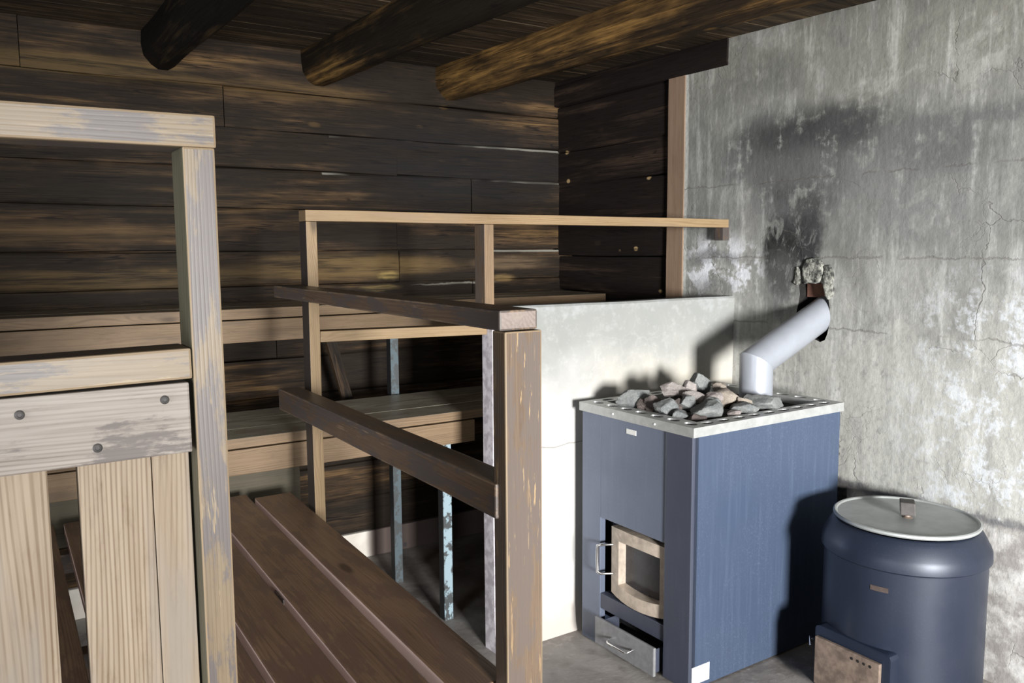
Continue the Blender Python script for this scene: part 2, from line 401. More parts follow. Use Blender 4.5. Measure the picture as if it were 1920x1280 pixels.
def plaster():
    b = NB('stained_plaster')
    c = b.obj()
    w1 = b.noise(b.sc(c, (1, 1, 1)), 3.0, 5.0, 0.6, out=1)
    wv = b.vmath('SUBTRACT', w1, (0.5, 0.5, 0.5))
    cw = b.vmath('ADD', c, b.sc(wv, (0.16, 0.22, 0.16)))
    x, y, z = b.sep(cw)
    _, y0, z0 = b.sep(c)
    n_big = b.noise(c, 2.3, 5.0, 0.6)
    n_mid = b.noise(c, 9.0, 6.0, 0.65)
    n_fine = b.noise(c, 45.0, 5.0, 0.65)
    n_rough = b.noise(c, 24.0, 9.0, 0.72)
    vert = b.noise(b.sc(c, (9, 14, 1.8)), 1.0, 6.0, 0.65)

    def blob(cy, cz, ry, rz, soft=0.55):
        dy = b.math('DIVIDE', b.math('SUBTRACT', y, cy), ry)
        dz = b.math('DIVIDE', b.math('SUBTRACT', z, cz), rz)
        d = b.math('SQRT', b.math('ADD', b.math('MULTIPLY', dy, dy), b.math('MULTIPLY', dz, dz)))
        return b.ramp(d, 1.0 + soft, 1.0 - soft)

    # cream below, grey above
    hgt = b.math('ADD', z, b.math('MULTIPLY', b.math('SUBTRACT', n_big, 0.5), 0.9))
    col = b.mix(b.ramp(hgt, 0.95, 1.65), (0.335, 0.333, 0.306), (0.180, 0.181, 0.171))
    # olive-grey at the very top
    col = b.mix(b.ramp(hgt, 1.85, 2.3, 0, 0.55), col, (0.20, 0.195, 0.155))
    cld = b.noise(c, 3.6, 7.0, 0.62, 0.6)
    col = b.mix(b.math('MULTIPLY', b.ramp(cld, 0.50, 0.64), b.ramp(hgt, 0.9, 1.6, 0.15, 0.7)), col, (0.135, 0.135, 0.125))
    col = b.mix(b.math('MULTIPLY', b.ramp(cld, 0.46, 0.36), 0.40), col, (0.38, 0.378, 0.35))
    # streaky wash
    col = b.mix(b.ramp(vert, 0.46, 0.72, 0, 0.5), col, (0.21, 0.207, 0.198))
    col = b.mix(b.ramp(vert, 0.5, 0.25, 0, 0.4), col, (0.62, 0.62, 0.60))
    # white lime patches lower right
    lim = b.math('MULTIPLY', b.ramp(b.math('ADD', b.math('MULTIPLY', n_mid, 0.6), b.math('MULTIPLY', n_fine, 0.4)), 0.49, 0.60), b.ramp(y0, 2.0, 1.45))
    lim = b.math('MULTIPLY', lim, b.ramp(z0, 1.55, 1.2))
    col = b.mix(b.math('MULTIPLY', lim, 0.7), col, (0.58, 0.61, 0.65))
    # small lime flakes left of the hole under the rail
    fl = b.math('MULTIPLY', b.ramp(n_mid, 0.50, 0.58), blob(2.72, 1.40, 0.20, 0.14))
    col = b.mix(fl, col, (0.62, 0.63, 0.66))

    # brushed fine scratches and mottled grime over everything
    scr = b.noise(b.sc(c, (30, 46, 5)), 1.0, 6.0, 0.7)
    col = b.mix(b.math('MULTIPLY', b.ramp(scr, 0.54, 0.74), b.ramp(z, 0.9, 1.7, 0.12, 0.38)), col, (0.09, 0.09, 0.085))
    col = b.mix(b.math('MULTIPLY', b.ramp(scr, 0.46, 0.30), 0.3), col, (0.55, 0.55, 0.53))
    col = b.mix(b.math('MULTIPLY', b.ramp(n_rough, 0.52, 0.70), b.ramp(n_big, 0.40, 0.60, 0.1, 0.55)), col, (0.13, 0.13, 0.125))

    def soot(mask, amt, colr):
        nonlocal col
        k = b.math('MULTIPLY', mask, b.ramp(b.math('ADD', b.math('MULTIPLY', n_mid, 0.55), b.math('ADD', b.math('MULTIPLY', vert, 0.35), b.math('MULTIPLY', n_rough, 0.60))), 0.59, 0.77))
        col = b.mix(b.math('MULTIPLY', k, amt), col, colr)

    dk = (0.055, 0.055, 0.056)
    soot(blob(2.33, 1.56, 0.15, 0.22, 0.3), 1.0, (0.012, 0.0125, 0.013))
    soot(blob(2.36, 1.47, 0.12, 0.14, 0.35), 1.0, (0.015, 0.015, 0.015))
    soot(blob(2.30, 1.70, 0.20, 0.14, 0.5), 0.75, dk)
    soot(blob(2.22, 1.52, 0.06, 0.13, 0.5), 1.0, (0.03, 0.03, 0.032))
    soot(blob(2.38, 1.35, 0.10, 0.13, 0.45), 0.7, (0.09, 0.09, 0.09))
    soot(blob(2.27, 1.95, 0.36, 0.10, 0.6), 1.0, (0.022, 0.022, 0.023))
    soot(blob(2.35, 1.86, 0.30, 0.16, 0.7), 0.8, (0.06, 0.06, 0.06))
    soot(blob(2.08, 1.97, 0.13, 0.075, 0.5), 0.9, dk)
    soot(blob(2.45, 1.83, 0.28, 0.07, 0.7), 0.6, (0.10, 0.10, 0.10))
    soot(blob(1.95, 1.80, 0.40, 0.09, 0.7), 0.55, (0.13, 0.13, 0.13))
    soot(blob(1.72, 1.88, 0.20, 0.09, 0.6), 0.75, (0.10, 0.10, 0.10))
    soot(blob(1.80, 1.62, 0.30, 0.12, 0.7), 0.6, (0.15, 0.15, 0.15))
    soot(blob(1.45, 1.95, 0.35, 0.03, 0.8), 0.75, (0.10, 0.10, 0.10))
    soot(blob(2.52, 2.22, 0.25, 0.10, 0.7), 0.7, (0.12, 0.12, 0.105))
    soot(blob(2.55, 1.66, 0.22, 0.05, 0.8), 0.5, (0.14, 0.14, 0.14))
    soot(blob(2.78, 1.45, 0.16, 0.03, 0.8), 0.8, (0.13, 0.13, 0.13))
    soot(blob(2.75, 1.30, 0.10, 0.05, 0.8), 0.7, (0.13, 0.13, 0.13))
    # grey damp band low on the wall
    low = b.math('ADD', z0, b.math('MULTIPLY', b.math('SUBTRACT', n_mid, 0.5), 0.10))
    lowm = b.ramp(low, 0.60, 0.52)
    col = b.mix(b.math('MULTIPLY', lowm, 0.8), col, b.mix(b.ramp(n_mid, 0.4, 0.6), (0.24, 0.22, 0.21), (0.50, 0.49, 0.47)))
    edge = b.math('MULTIPLY', b.ramp(b.math('ABSOLUTE', b.math('SUBTRACT', low, 0.565)), 0.022, 0.004), b.ramp(n_big, 0.35, 0.55))
    col = b.mix(b.math('MULTIPLY', edge, 0.85), col, (0.10, 0.10, 0.11))
    col = b.mix(b.math('MULTIPLY', b.ramp(b.math('ADD', y0, b.math('MULTIPLY', n_mid, 0.02)), 2.945, 2.958), 0.7), col, (0.46, 0.46, 0.43))
    # pale flakes where the sooty skin has come off
    flk = b.math('MULTIPLY', b.ramp(b.noise(b.sc(c, (16, 20, 11)), 1.0, 9.0, 0.75, 0.5), 0.50, 0.62), blob(2.34, 1.50, 0.16, 0.24, 0.4))
    col = b.mix(b.math('MULTIPLY', flk, 0.65), col, (0.21, 0.21, 0.20))
    # cracks
    cc = b.vmath('ADD', c, b.sc(wv, (0.3, 0.3, 0.3)))
    cr = b.vor(b.sc(cc, (1, 3.0, 2.4)), 1.0, 'DISTANCE_TO_EDGE')
    crm = b.math('MULTIPLY', b.ramp(cr, 0.007, 0.002), b.ramp(b.noise(c, 1.9, 2.0), 0.50, 0.60))
    cr2 = b.vor(b.sc(cc, (1, 7.0, 9.0)), 1.0, 'DISTANCE_TO_EDGE')
    crm2 = b.math('MULTIPLY', b.ramp(cr2, 0.012, 0.003), b.ramp(b.noise(c, 1.6, 2.0), 0.50, 0.62))
    crk = b.math('MAXIMUM', crm, b.math('MULTIPLY', crm2, 0.6))
    # long horizontal hairlines of the block courses
    hl = None
    for zc in (1.46, 1.78, 1.18):
        q = b.math('ABSOLUTE', b.math('SUBTRACT', b.math('ADD', z0, b.math('MULTIPLY', b.math('SUBTRACT', n_mid, 0.5), 0.05)), zc))
        q = b.ramp(q, 0.005, 0.0015)
        hl = q if hl is None else b.math('MAXIMUM', hl, q)
    hl = b.math('MULTIPLY', hl, b.ramp(b.noise(c, 2.8, 2.0), 0.45, 0.52))
    crk = b.math('MAXIMUM', crk, hl)
    col = b.mix(b.math('MULTIPLY', crk, 0.45), col, (0.10, 0.09, 0.08))
    col = b.mix(b.ramp(n_fine, 0.35, 0.7, 0.0, 0.35), col, b.mix(0.55, col, (0.09, 0.09, 0.088)))
    h = b.math('ADD', b.math('MULTIPLY', n_mid, 0.6), b.math('MULTIPLY', n_fine, 0.22))
    h = b.math('ADD', h, b.math('MULTIPLY', b.noise(b.sc(c, (20, 30, 12)), 1.0, 4.0), 0.3))
    h = b.math('SUBTRACT', h, b.math('MULTIPLY', crk, 0.18))
    h = b.math('ADD', h, b.math('MULTIPLY', lowm, -0.25))
    return b.done(col, 0.9, b.bump(h, 0.4, 0.016), 0, 0.06)


def lowwall_mat():
    b = NB('limewashed_concrete')
    c = b.obj()
    n1 = b.noise(c, 5.0, 5.0, 0.6)
    n2 = b.noise(c, 30.0, 5.0, 0.65)
    x, y, z = b.sep(c)
    zz = b.math('ADD', z, b.math('MULTIPLY', b.math('SUBTRACT', n1, 0.5), 0.35))
    col = b.mix(b.ramp(zz, 0.70, 1.25), (0.45, 0.44, 0.42), (0.215, 0.22, 0.21))
    col = b.mix(b.ramp(n2, 0.5, 0.7, 0, 0.15), col, (0.50, 0.50, 0.49))
    top = b.math('MULTIPLY', b.ramp(zz, 1.23, 1.30), b.ramp(n2, 0.35, 0.6))
    col = b.mix(b.math('MULTIPLY', top, 0.4), col, (0.30, 0.32, 0.32))
    # yellowed by the heat behind the stove
    yl = b.math('MULTIPLY', b.ramp(x, 1.95, 2.25), b.ramp(zz, 1.15, 0.85))
    col = b.mix(b.math('MULTIPLY', yl, 0.5), col, (0.40, 0.355, 0.265))
    col = b.mix(b.ramp(zz, 0.18, 0.02, 0, 0.6), col, (0.42, 0.36, 0.31))
    w = b.sc(b.vmath('SUBTRACT', b.noise(c, 5.0, 4.0, 0.6, out=1), (0.5, 0.5, 0.5)), (0.2, 0.2, 0.2))
    cr = b.vor(b.sc(b.vmath('ADD', c, w), (6, 1, 7)), 1.0, 'DISTANCE_TO_EDGE')
    cm = b.math('MULTIPLY', b.ramp(cr, 0.022, 0.004), b.ramp(b.noise(c, 2.2, 2.0), 0.44, 0.6))
    col = b.mix(b.math('MULTIPLY', cm, 0.07), col, (0.52, 0.52, 0.51))
    hz = b.math('ABSOLUTE', b.math('SUBTRACT', b.math('ADD', z, b.math('MULTIPLY', n1, 0.05)), 0.765))
    hm = b.math('MULTIPLY', b.ramp(hz, 0.004, 0.001), b.ramp(x, 1.6, 1.7))
    col = b.mix(b.math('MULTIPLY', hm, 0.7), col, (0.18, 0.17, 0.15))
    # lilac-grey unwashed end face
    ef = b.math('MULTIPLY', b.ramp(x, 1.60, 1.583), b.ramp(n1, 0.2, 0.5, 0.7, 1.0))
    col = b.mix(ef, col, b.mix(b.ramp(n2, 0.4, 0.6), (0.36, 0.33, 0.36), (0.55, 0.52, 0.55)))
    return b.done(col, 0.85, b.bump(b.math('ADD', n1, b.math('MULTIPLY', n2, 0.3)), 0.25, 0.012), 0, 0.25)


def concrete_floor():
    b = NB('worn_concrete_floor')
    c = b.obj()
    n1 = b.noise(c, 3.0, 5.0, 0.6)
    n2 = b.noise(c, 28.0, 5.0, 0.65)
    col = b.mix(b.ramp(n1, 0.35, 0.65), (0.19, 0.17, 0.155), (0.33, 0.31, 0.29))
    col = b.mix(b.ramp(n2, 0.5, 0.7, 0, 0.5), col, (0.42, 0.39, 0.36))
    col = b.mix(b.ramp(b.noise(c, 7.0, 4.0), 0.55, 0.7, 0, 0.6), col, (0.10, 0.085, 0.08))
    return b.done(col, b.ramp(n1, 0.3, 0.7, 0.4, 0.7), b.bump(n2, 0.25, 0.006), 0, 0.4)


def plinth_mat():
    b = NB('pale_painted_plinth')
    c = b.obj()
    n1 = b.noise(c, 6.0, 5.0)
    sp = b.vor(c, 9.0)
    x = b.sep(c)[0]
    col = b.mix(b.ramp(n1, 0.35, 0.65), (0.62, 0.59, 0.53), (0.50, 0.46, 0.40))
    col = b.mix(b.ramp(x, 1.62, 1.68), col, (0.115, 0.085, 0.075))
    col = b.mix(b.ramp(sp, 0.14, 0.09, 0, 0.8), col, (0.06, 0.055, 0.06))
    return b.done(col, 0.85, b.bump(n1, 0.3, 0.01))


M['plaster'] = plaster()
M['lowwall'] = lowwall_mat()
M['floor'] = concrete_floor()
M['plinth'] = plinth_mat()


# ------------------------------------------------------------------ mesh helpers
def new_obj(name, bm, mats, parent=None, smooth=None):
    me = bpy.data.meshes.new(name)
    bmesh.ops.recalc_face_normals(bm, faces=bm.faces)
    bm.to_mesh(me)
    bm.free()
    if not isinstance(mats, (list, tuple)):
        mats = [mats]
    for m in mats:
        me.materials.append(m)
    if smooth is not None:
        me.shade_smooth() if smooth >= 180 else None
        if smooth < 180:
            me.polygons.foreach_set('use_smooth', [True] * len(me.polygons))
            bm2 = bmesh.new()
            bm2.from_mesh(me)
            for e in bm2.edges:
                if len(e.link_faces) == 2 and e.calc_face_angle(0) > math.radians(smooth):
                    e.smooth = False
            bm2.to_mesh(me)
            bm2.free()
    o = bpy.data.objects.new(name, me)
    C.objects.link(o)
    if parent:
        o.parent = parent
    return o


def tag(o, label, cat=None, group=None, kind=None):
    if label:
        o['label'] = label
    if cat:
        o['category'] = cat
    if group:
        o['group'] = group
    if kind:
        o['kind'] = kind
    return o


def thing(name, loc, label, cat, group=None):
    o = bpy.data.objects.new(name, None)
    C.objects.link(o)
    o.location = loc
    o.empty_display_size = 0.1
    return tag(o, label, cat, group)


def wpos(o):
    p = Vector(o.location)
    q = o.parent
    while q:
        p = p + Vector(q.location)
        q = q.parent
    return p


def place(o, mat4):
    """put o at world matrix mat4; its ancestors carry translations and board rotations"""
    if o.parent:
        m = Matrix.Identity(4)
        chain = []
        q = o.parent
        while q:
            chain.append(q.matrix_basis.copy())
            q = q.parent
        for k in reversed(chain):
            m = m @ k
        o.matrix_basis = m.inverted() @ mat4
    else:
        o.matrix_basis = mat4
    return o


def bx(bm, lo, hi, mi=0):
    vs = [bm.verts.new((x, y, z)) for x in (lo[0], hi[0]) for y in (lo[1], hi[1]) for z in (lo[2], hi[2])]
    fs = []
    for q in ((0, 1, 3, 2), (4, 6, 7, 5), (0, 4, 5, 1), (2, 3, 7, 6), (0, 2, 6, 4), (1, 5, 7, 3)):
        f = bm.faces.new([vs[i] for i in q])
        f.material_index = mi
        fs.append(f)
    return vs, fs


def bevel(bm, w, seg=2, mi=None, edges=None):
    r = bmesh.ops.bevel(bm, geom=list(edges or bm.edges), offset=w, segments=seg, affect='EDGES', profile=0.6)
    if mi is not None:
        for f in r['faces']:
            f.material_index = mi
    return r


def board(name, p0, p1, w, t, wdir, mats, parent=None, bev=0.003, wob=0.0, edge_mat=None, boxes=None, endmat=None):
    """sawn board from p0 to p1 (centre line), width w along wdir, thickness t; grain along local X"""
    p0, p1 = Vector(p0), Vector(p1)
    xa = (p1 - p0)
    L = xa.length
    xa.normalize()
    ya = Vector(wdir)
    ya = (ya - xa * ya.dot(xa)).normalized()
    za = xa.cross(ya)
    bm = bmesh.new()
    if boxes is None:
        boxes = [((0, -w / 2, -t / 2), (L, w / 2, t / 2))]
    for lo, hi in boxes:
        bx(bm, lo, hi)
    mats = list(mats) if isinstance(mats, (list, tuple)) else [mats]
    if endmat:
        mats.append(endmat)
        ei = len(mats) - 1
        for f in bm.faces:
            if abs(f.normal.x) > 0.9 or abs(f.calc_center_median().x) < 1e-6 or abs(f.calc_center_median().x - L) < 1e-6:
                f.material_index = ei
    mi = None
    if edge_mat:
        mats.append(edge_mat)
        mi = len(mats) - 1
    if bev:
        bevel(bm, bev, 2, mi)
    if wob:
        n = max(4, int(L / 0.12))
        for i in range(1, n):
            g = bm.verts[:] + bm.edges[:] + bm.faces[:]
            bmesh.ops.bisect_plane(bm, geom=g, plane_co=(L * i / n, 0, 0), plane_no=(1, 0, 0))
        sd = random.uniform(0, 99)
        for v in bm.verts:
            q = noise.noise_vector((v.co.x * 2.3 + sd, round(v.co.y, 2) * 3, round(v.co.z, 2) * 3 + sd))
            v.co += Vector((0, q.y, q.z)) * wob
    o = new_obj(name, bm, mats, parent)
    m = Matrix(((xa.x, ya.x, za.x, p0.x), (xa.y, ya.y, za.y, p0.y), (xa.z, ya.z, za.z, p0.z), (0, 0, 0, 1)))
    return place(o, m)


def lathe(bm, prof, n=64, c=(0, 0), cap0=False, cap1=False, mi=0):
    rings = []
    for r, z in prof:
        rings.append([bm.verts.new((c[0] + r * math.cos(2 * math.pi * i / n), c[1] + r * math.sin(2 * math.pi * i / n), z)) for i in range(n)])
    for a, b in zip(rings, rings[1:]):
        for i in range(n):
            j = (i + 1) % n
            bm.faces.new((a[i], a[j], b[j], b[i])).material_index = mi
    if cap0:
        bm.faces.new(rings[0]).material_index = mi
    if cap1:
        bm.faces.new(rings[-1]).material_index = mi
    return rings


def tube(bm, pts, r, n=12, cap=True, cut0=None, cut1=None):
    """sweep a circle along pts; joints mitred"""
    pts = [Vector(p) for p in pts]
    rings = []
    ref = None
    for i, p in enumerate(pts):
        d0 = (p - pts[i - 1]).normalized() if i else None
        d1 = (pts[i + 1] - p).normalized() if i < len(pts) - 1 else None
        if d0 is None:
            d0 = d1
        if d1 is None:
            d1 = d0
        t = (d0 + d1).normalized()
        if cut0 is not None and i == 0:
            t = cut0
        if cut1 is not None and i == len(pts) - 1:
            t = cut1
        if ref is None:
            ref = t.cross(Vector((0.3, 0.9, 0.31))).normalized()
        ref = (ref - d0 * ref.dot(d0)).normalized()
        a, b2 = ref, d0.cross(ref)
        ring = []
        for k in range(n):
            q = a * math.cos(2 * math.pi * k / n) * r + b2 * math.sin(2 * math.pi * k / n) * r
            # project along d0 onto the mitre plane
            q = q - d0 * (q.dot(t) / d0.dot(t))
            ring.append(bm.verts.new(p + q))
        rings.append(ring)
    for a, b2 in zip(rings, rings[1:]):
        for i in range(n):
            j = (i + 1) % n
            bm.faces.new((a[i], a[j], b2[j], b2[i]))
    if cap:
        bm.faces.new(rings[0])
        bm.faces.new(rings[-1])


def rock(seed, planes=12):
    """angular stone of unit radius: a ball cut by random planes"""
    rd = random.Random(seed)
    bm = bmesh.new()
    bmesh.ops.create_icosphere(bm, subdivisions=4, radius=1)
    cuts = []
    for _ in range(planes):
        n = Vector((rd.gauss(0, 1), rd.gauss(0, 1), rd.gauss(0, 1))).normalized()
        cuts.append((n, rd.uniform(0.52, 0.86)))
    for v in bm.verts:
        d = v.co.normalized()
        r = 1.0
        for n, k in cuts:
            q = n.dot(d)
            if q > 1e-3:
                r = min(r, k / q)
        r += 0.035 * noise.noise(d * 4 + Vector((seed, 0, 0))) + 0.015 * noise.noise(d * 11 + Vector((0, seed, 0)))
        v.co = d * r
    return bm


def shade_side(o, mat):
    """shade put into the colour: the side away from the window is stained darker"""
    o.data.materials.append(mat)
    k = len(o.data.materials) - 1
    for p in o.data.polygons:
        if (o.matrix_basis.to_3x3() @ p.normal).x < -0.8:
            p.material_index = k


WX, BY = 2.87, 4.01           # right wall plane, back wall plane
FY, LX = -4.0, -2.2           # front wall, left wall


def floor_z(y):
    return 0.0 if y <= 1.95 else -0.05 * (y - 1.95)


def ceil_z(y):
    return 2.452 - 0.022 * (BY - y)


# ------------------------------------------------------------------ setting
def build_floor():
    bm = bmesh.new()
    ys = [FY, 1.95, 4.3]
    zs = [0, 0, floor_z(4.3)]
    top = [[bm.verts.new((x, y, z)) for x in (LX - 0.1, 3.1)] for y, z in zip(ys, zs)]
    bot = [[bm.verts.new((x, y, -0.3)) for x in (LX - 0.1, 3.1)] for y in ys]
    for i in range(2):
        bm.faces.new((top[i][0], top[i][1], top[i + 1][1], top[i + 1][0]))
        bm.faces.new((bot[i][0], bot[i + 1][0], bot[i + 1][1], bot[i][1]))
        for k in (0, 1):
            bm.faces.new((top[i][k], top[i + 1][k], bot[i + 1][k], bot[i][k]))
    bm.faces.new((top[0][0], top[0][1], bot[0][1], bot[0][0]))
    bm.faces.new((top[2][0], top[2][1], bot[2][1], bot[2][0]))
    return tag(new_obj('floor', bm, M['floor']), 'worn grey concrete floor', kind='structure')


build_floor()


def log_box(bm, lo, hi, axis, bulge=0.007, seed=0):
    """one hewn log face: a long box with rounded, slightly wavy long edges"""
    n = max(2, int((hi[axis] - lo[axis]) / 0.11))
    oth = [a for a in (0, 1) if a != axis][0]
    sect = []
    z0, z1 = lo[2], hi[2]
    d0, d1 = lo[oth], hi[oth]
    g = 0.0015
    s = 1
    pts = [(d1, z0 + g), (d0 + bulge, z0 + g), (d0 + bulge * 0.3, z0 + g + 0.003), (d0, z0 + 0.014), (d0, z1 - 0.014),
           (d0 + bulge * 0.3, z1 - g - 0.003), (d0 + bulge, z1 - g), (d1, z1 - g)]
    rings = []
    for i in range(n + 1):
        a = lo[axis] + (hi[axis] - lo[axis]) * i / n
        ring = []
        for k, (d, z) in enumerate(pts):
            w = noise.noise_vector((a * 1.7 + seed * 7.1, k * 0.6, seed * 3.3))
            dd = d + (w.x * 0.006 if d != d1 else 0)
            zz = z + w.y * 0.007
            co = [0, 0, zz]
            co[axis] = a
            co[oth] = dd
            ring.append(bm.verts.new(co))
        rings.append(ring)
    for a, b in zip(rings, rings[1:]):
        for k in range(len(pts)):
            j = (k + 1) % len(pts)
            bm.faces.new((a[k], a[j], b[j], b[k]))
    bm.faces.new(rings[0])
    bm.faces.new(rings[-1])


LOGS = [0.035, 0.22, 0.41, 0.60, 0.79, 0.98, 1.16, 1.335, 1.50, 1.70, 1.885, 2.065, 2.25, 2.47]


def build_back():
    bm = bmesh.new()
    splits = {5: 1.2, 7: 1.86, 8: 1.85, 9: 2.3, 10: 1.86, 11: 1.0, 6: 2.3, 12: 0.2}
    for i, (a, b) in enumerate(zip(LOGS, LOGS[1:])):
        segs = [(LX, WX + 0.15)]
        if i in splits:
            segs = [(LX, splits[i]), (splits[i] + 0.003, WX + 0.15)]
        for k, (x0, x1) in enumerate(segs):
            off = random.uniform(-0.004, 0.006)
            log_box(bm, (x0, BY + off, a), (x1, BY + 0.12, b), 0, seed=i * 3 + k)
    bx(bm, (LX, BY + 0.08, 0.0), (WX + 0.15, BY + 0.2, 2.6))
    return tag(new_obj('wall_back', bm, M['log_back'], smooth=40), 'smoke-blackened log wall behind the benches', kind='structure')


build_back()

bm = bmesh.new()
bx(bm, (LX, BY - 0.015, -0.14), (WX + 0.15, BY + 0.2, 0.035))
bevel(bm, 0.006, 2)
tag(new_obj('baseboard_back', bm, M['plinth']), 'pale plinth under the log wall', kind='structure')


def build_right_logs():
    bm = bmesh.new()
    zs = [0.05, 0.25, 0.45, 0.65, 0.86, 1.06, 1.265, 1.46, 1.655, 1.865, 2.05, 2.31]
    for i, (a, b) in enumerate(zip(zs, zs[1:])):
        log_box(bm, (WX + 0.012 + random.uniform(0, 0.006), 3.07, a), (WX + 0.14, BY + 0.005, b), 1, seed=40 + i)
    bx(bm, (WX + 0.11, 2.97, -0.15), (WX + 0.2, BY + 0.1, 2.6))
    return tag(new_obj('wall_right', bm, M['log_side'], smooth=40), 'black log section of the right wall beside the timber post', kind='structure')


build_right_logs()


def build_plaster():
    """plaster wall with a ragged hole for the stove pipe"""
    bm = bmesh.new()
    y0, y1, z0, z1 = FY, 2.965, -0.1, 2.56
    hole = [(2.285, 1.19), (2.292, 1.235), (2.283, 1.275), (2.278, 1.31), (2.284, 1.345), (2.268, 1.362), (2.255, 1.352), (2.235, 1.357), (2.205, 1.354),
            (2.178, 1.360), (2.168, 1.352), (2.163, 1.335), (2.152, 1.31), (2.140, 1.300), (2.132, 1.26), (2.136, 1.225), (2.131, 1.19),
            (2.140, 1.15), (2.150, 1.128), (2.172, 1.118), (2.200, 1.128), (2.235, 1.135), (2.265, 1.150)]
    hv = [bm.verts.new((WX, y, z)) for y, z in hole]
    he = [bm.edges.new((hv[i], hv[(i + 1) % len(hv)])) for i in range(len(hv))]
    ov = [bm.verts.new((WX, y, z)) for y, z in ((y0, z0), (y1, z0), (y1, z1), (y0, z1))]
    oe = [bm.edges.new((ov[i], ov[(i + 1) % 4])) for i in range(4)]
    bmesh.ops.triangle_fill(bm, edges=he + oe, use_beauty=True, normal=(-1, 0, 0))
    # throat of the hole
    back = [bm.verts.new((WX + 0.22, v.co.y, v.co.z)) for v in hv]
    for i in range(len(hv)):
        j = (i + 1) % len(hv)
        f = bm.faces.new((hv[i], hv[j], back[j], back[i]))
        f.material_index = 1
    bm.faces.new(back).material_index = 1
    # edge towards the timber post
    q = [bm.verts.new((WX + 0.2, y1, z)) for z in (z0, z1)]
    bm.faces.new((ov[1], ov[2], q[1], q[0]))
    return tag(new_obj('wall_right', bm, [M['plaster'], M['soot']]), 'cracked soot-stained plaster part of the right wall', kind='structure')


pl = build_plaster()
# broken plaster lips round the hole and the brick bridging it
def lip(verts, h, parent, name, label, mat):
    """small ragged slab standing proud of the plaster; verts = (y, z) outline"""
    bm = bmesh.new()
    a = [bm.verts.new((WX - h, y, z)) for y, z in verts]
    b = [bm.verts.new((WX + 0.01, y + (y - 2.21) * 0.12, z + (z - 1.38) * 0.05)) for y, z in verts]
    bm.faces.new(a)
    bm.faces.new(b)
    for i in range(len(a)):
        j = (i + 1) % len(a)
        bm.faces.new((a[i], a[j], b[j], b[i]))
    bevel(bm, 0.004, 2)
    bmesh.ops.triangulate(bm, faces=bm.faces[:])
    bmesh.ops.subdivide_edges(bm, edges=bm.edges[:], cuts=3, use_grid_fill=True)
    for v in bm.verts:
        k = noise.noise_vector(v.co * 38) * 0.006 + noise.noise_vector(v.co * 110) * 0.003
        v.co += k
    o = new_obj(name, bm, mat, parent, smooth=60)
    o['label'] = label
    return o


def crumb():
    b = NB('crumbling_mortar')
    c = b.obj()
    n1 = b.noise(c, 34.0, 8.0, 0.7)
    n2 = b.noise(c, 90.0, 5.0, 0.7)
    col = b.mix(b.ramp(n1, 0.40, 0.60), (0.035, 0.036, 0.034), (0.30, 0.30, 0.265))
    col = b.mix(b.ramp(n2, 0.5, 0.7, 0, 0.6), col, (0.10, 0.10, 0.092))
    return b.done(col, 0.95, b.bump(b.math('ADD', n1, n2), 0.6, 0.01), 0, 0.2)


M['crumb'] = crumb()
lip([(2.262, 1.358), (2.235, 1.361), (2.205, 1.358), (2.178, 1.364), (2.168, 1.40), (2.165, 1.43), (2.18, 1.452), (2.215, 1.462), (2.245, 1.452), (2.262, 1.42)],
    0.011, pl, 'loose_plaster', 'bulging mortar lump above the pipe hole', M['crumb'])
lip([(2.163, 1.345), (2.152, 1.31), (2.140, 1.292), (2.128, 1.30), (2.120, 1.34), (2.124, 1.40), (2.136, 1.43), (2.152, 1.425), (2.162, 1.39)],
    0.009, pl, 'loose_plaster', 'plaster tongue right of the pipe hole', M['crumb'])
lip([(2.288, 1.345), (2.275, 1.352), (2.27, 1.375), (2.278, 1.41), (2.292, 1.425), (2.303, 1.40), (2.305, 1.36)],
    0.008, pl, 'loose_plaster', 'small plaster flake left of the pipe hole', M['crumb'])
bm = bmesh.new()
bx(bm, (WX + 0.035, 2.168, 1.296), (WX + 0.13, 2.272, 1.358))
bevel(bm, 0.004, 2)
o = new_obj('brick', bm, M['brick'], pl)
o['label'] = 'dark red brick inside the pipe hole'

# timber post between logs and plaster, header log above
o = board('trim_1', (WX + 0.045, 3.02, -0.05), (WX + 0.045, 3.02, 2.312), 0.115, 0.10, (0, 1, 0), M['post'], None, 0.004, 0.002)
tag(o, 'brown timber post between the black logs and the plaster', kind='structure')
bm = bmesh.new()
log_box(bm, (WX - 0.012, 2.70, 2.308), (WX + 0.14, BY + 0.005, 2.424), 1, seed=77)
bx(bm, (WX - 0.004, 2.705, 2.41), (WX + 0.14, BY + 0.005, 2.47))
tag(new_obj('trim_2', bm, M['log_side'], smooth=40), 'black header log along the top of the right wall', kind='structure')


def build_ceiling():
    bm = bmesh.new()
    y = FY
    k = 0
    while y < BY + 0.1:
        w = 0.105 + 0.02 * noise.noise((k * 3.7, 0, 0))
        y2 = min(y + w, BY + 0.12)
        n = 12
        off = random.uniform(-0.0012, 0.0012)
        vs, _ = bx(bm, (LX, y + 0.0006, 0), (WX + 0.15, y2 - 0.0006, 0.05))
        for v in vs:
            v.co.z += ceil_z(v.co.y) + off
        y = y2
        k += 1
    bevel(bm, 0.002, 1)
    vs, _ = bx(bm, (LX, FY, 0.03), (WX + 0.15, BY + 0.15, 0.12))
    for v in vs:
        v.co.z += ceil_z(v.co.y)
    return tag(new_obj('ceiling', bm, M['ceil']), 'smoke-darkened board ceiling', kind='structure')


build_ceiling()


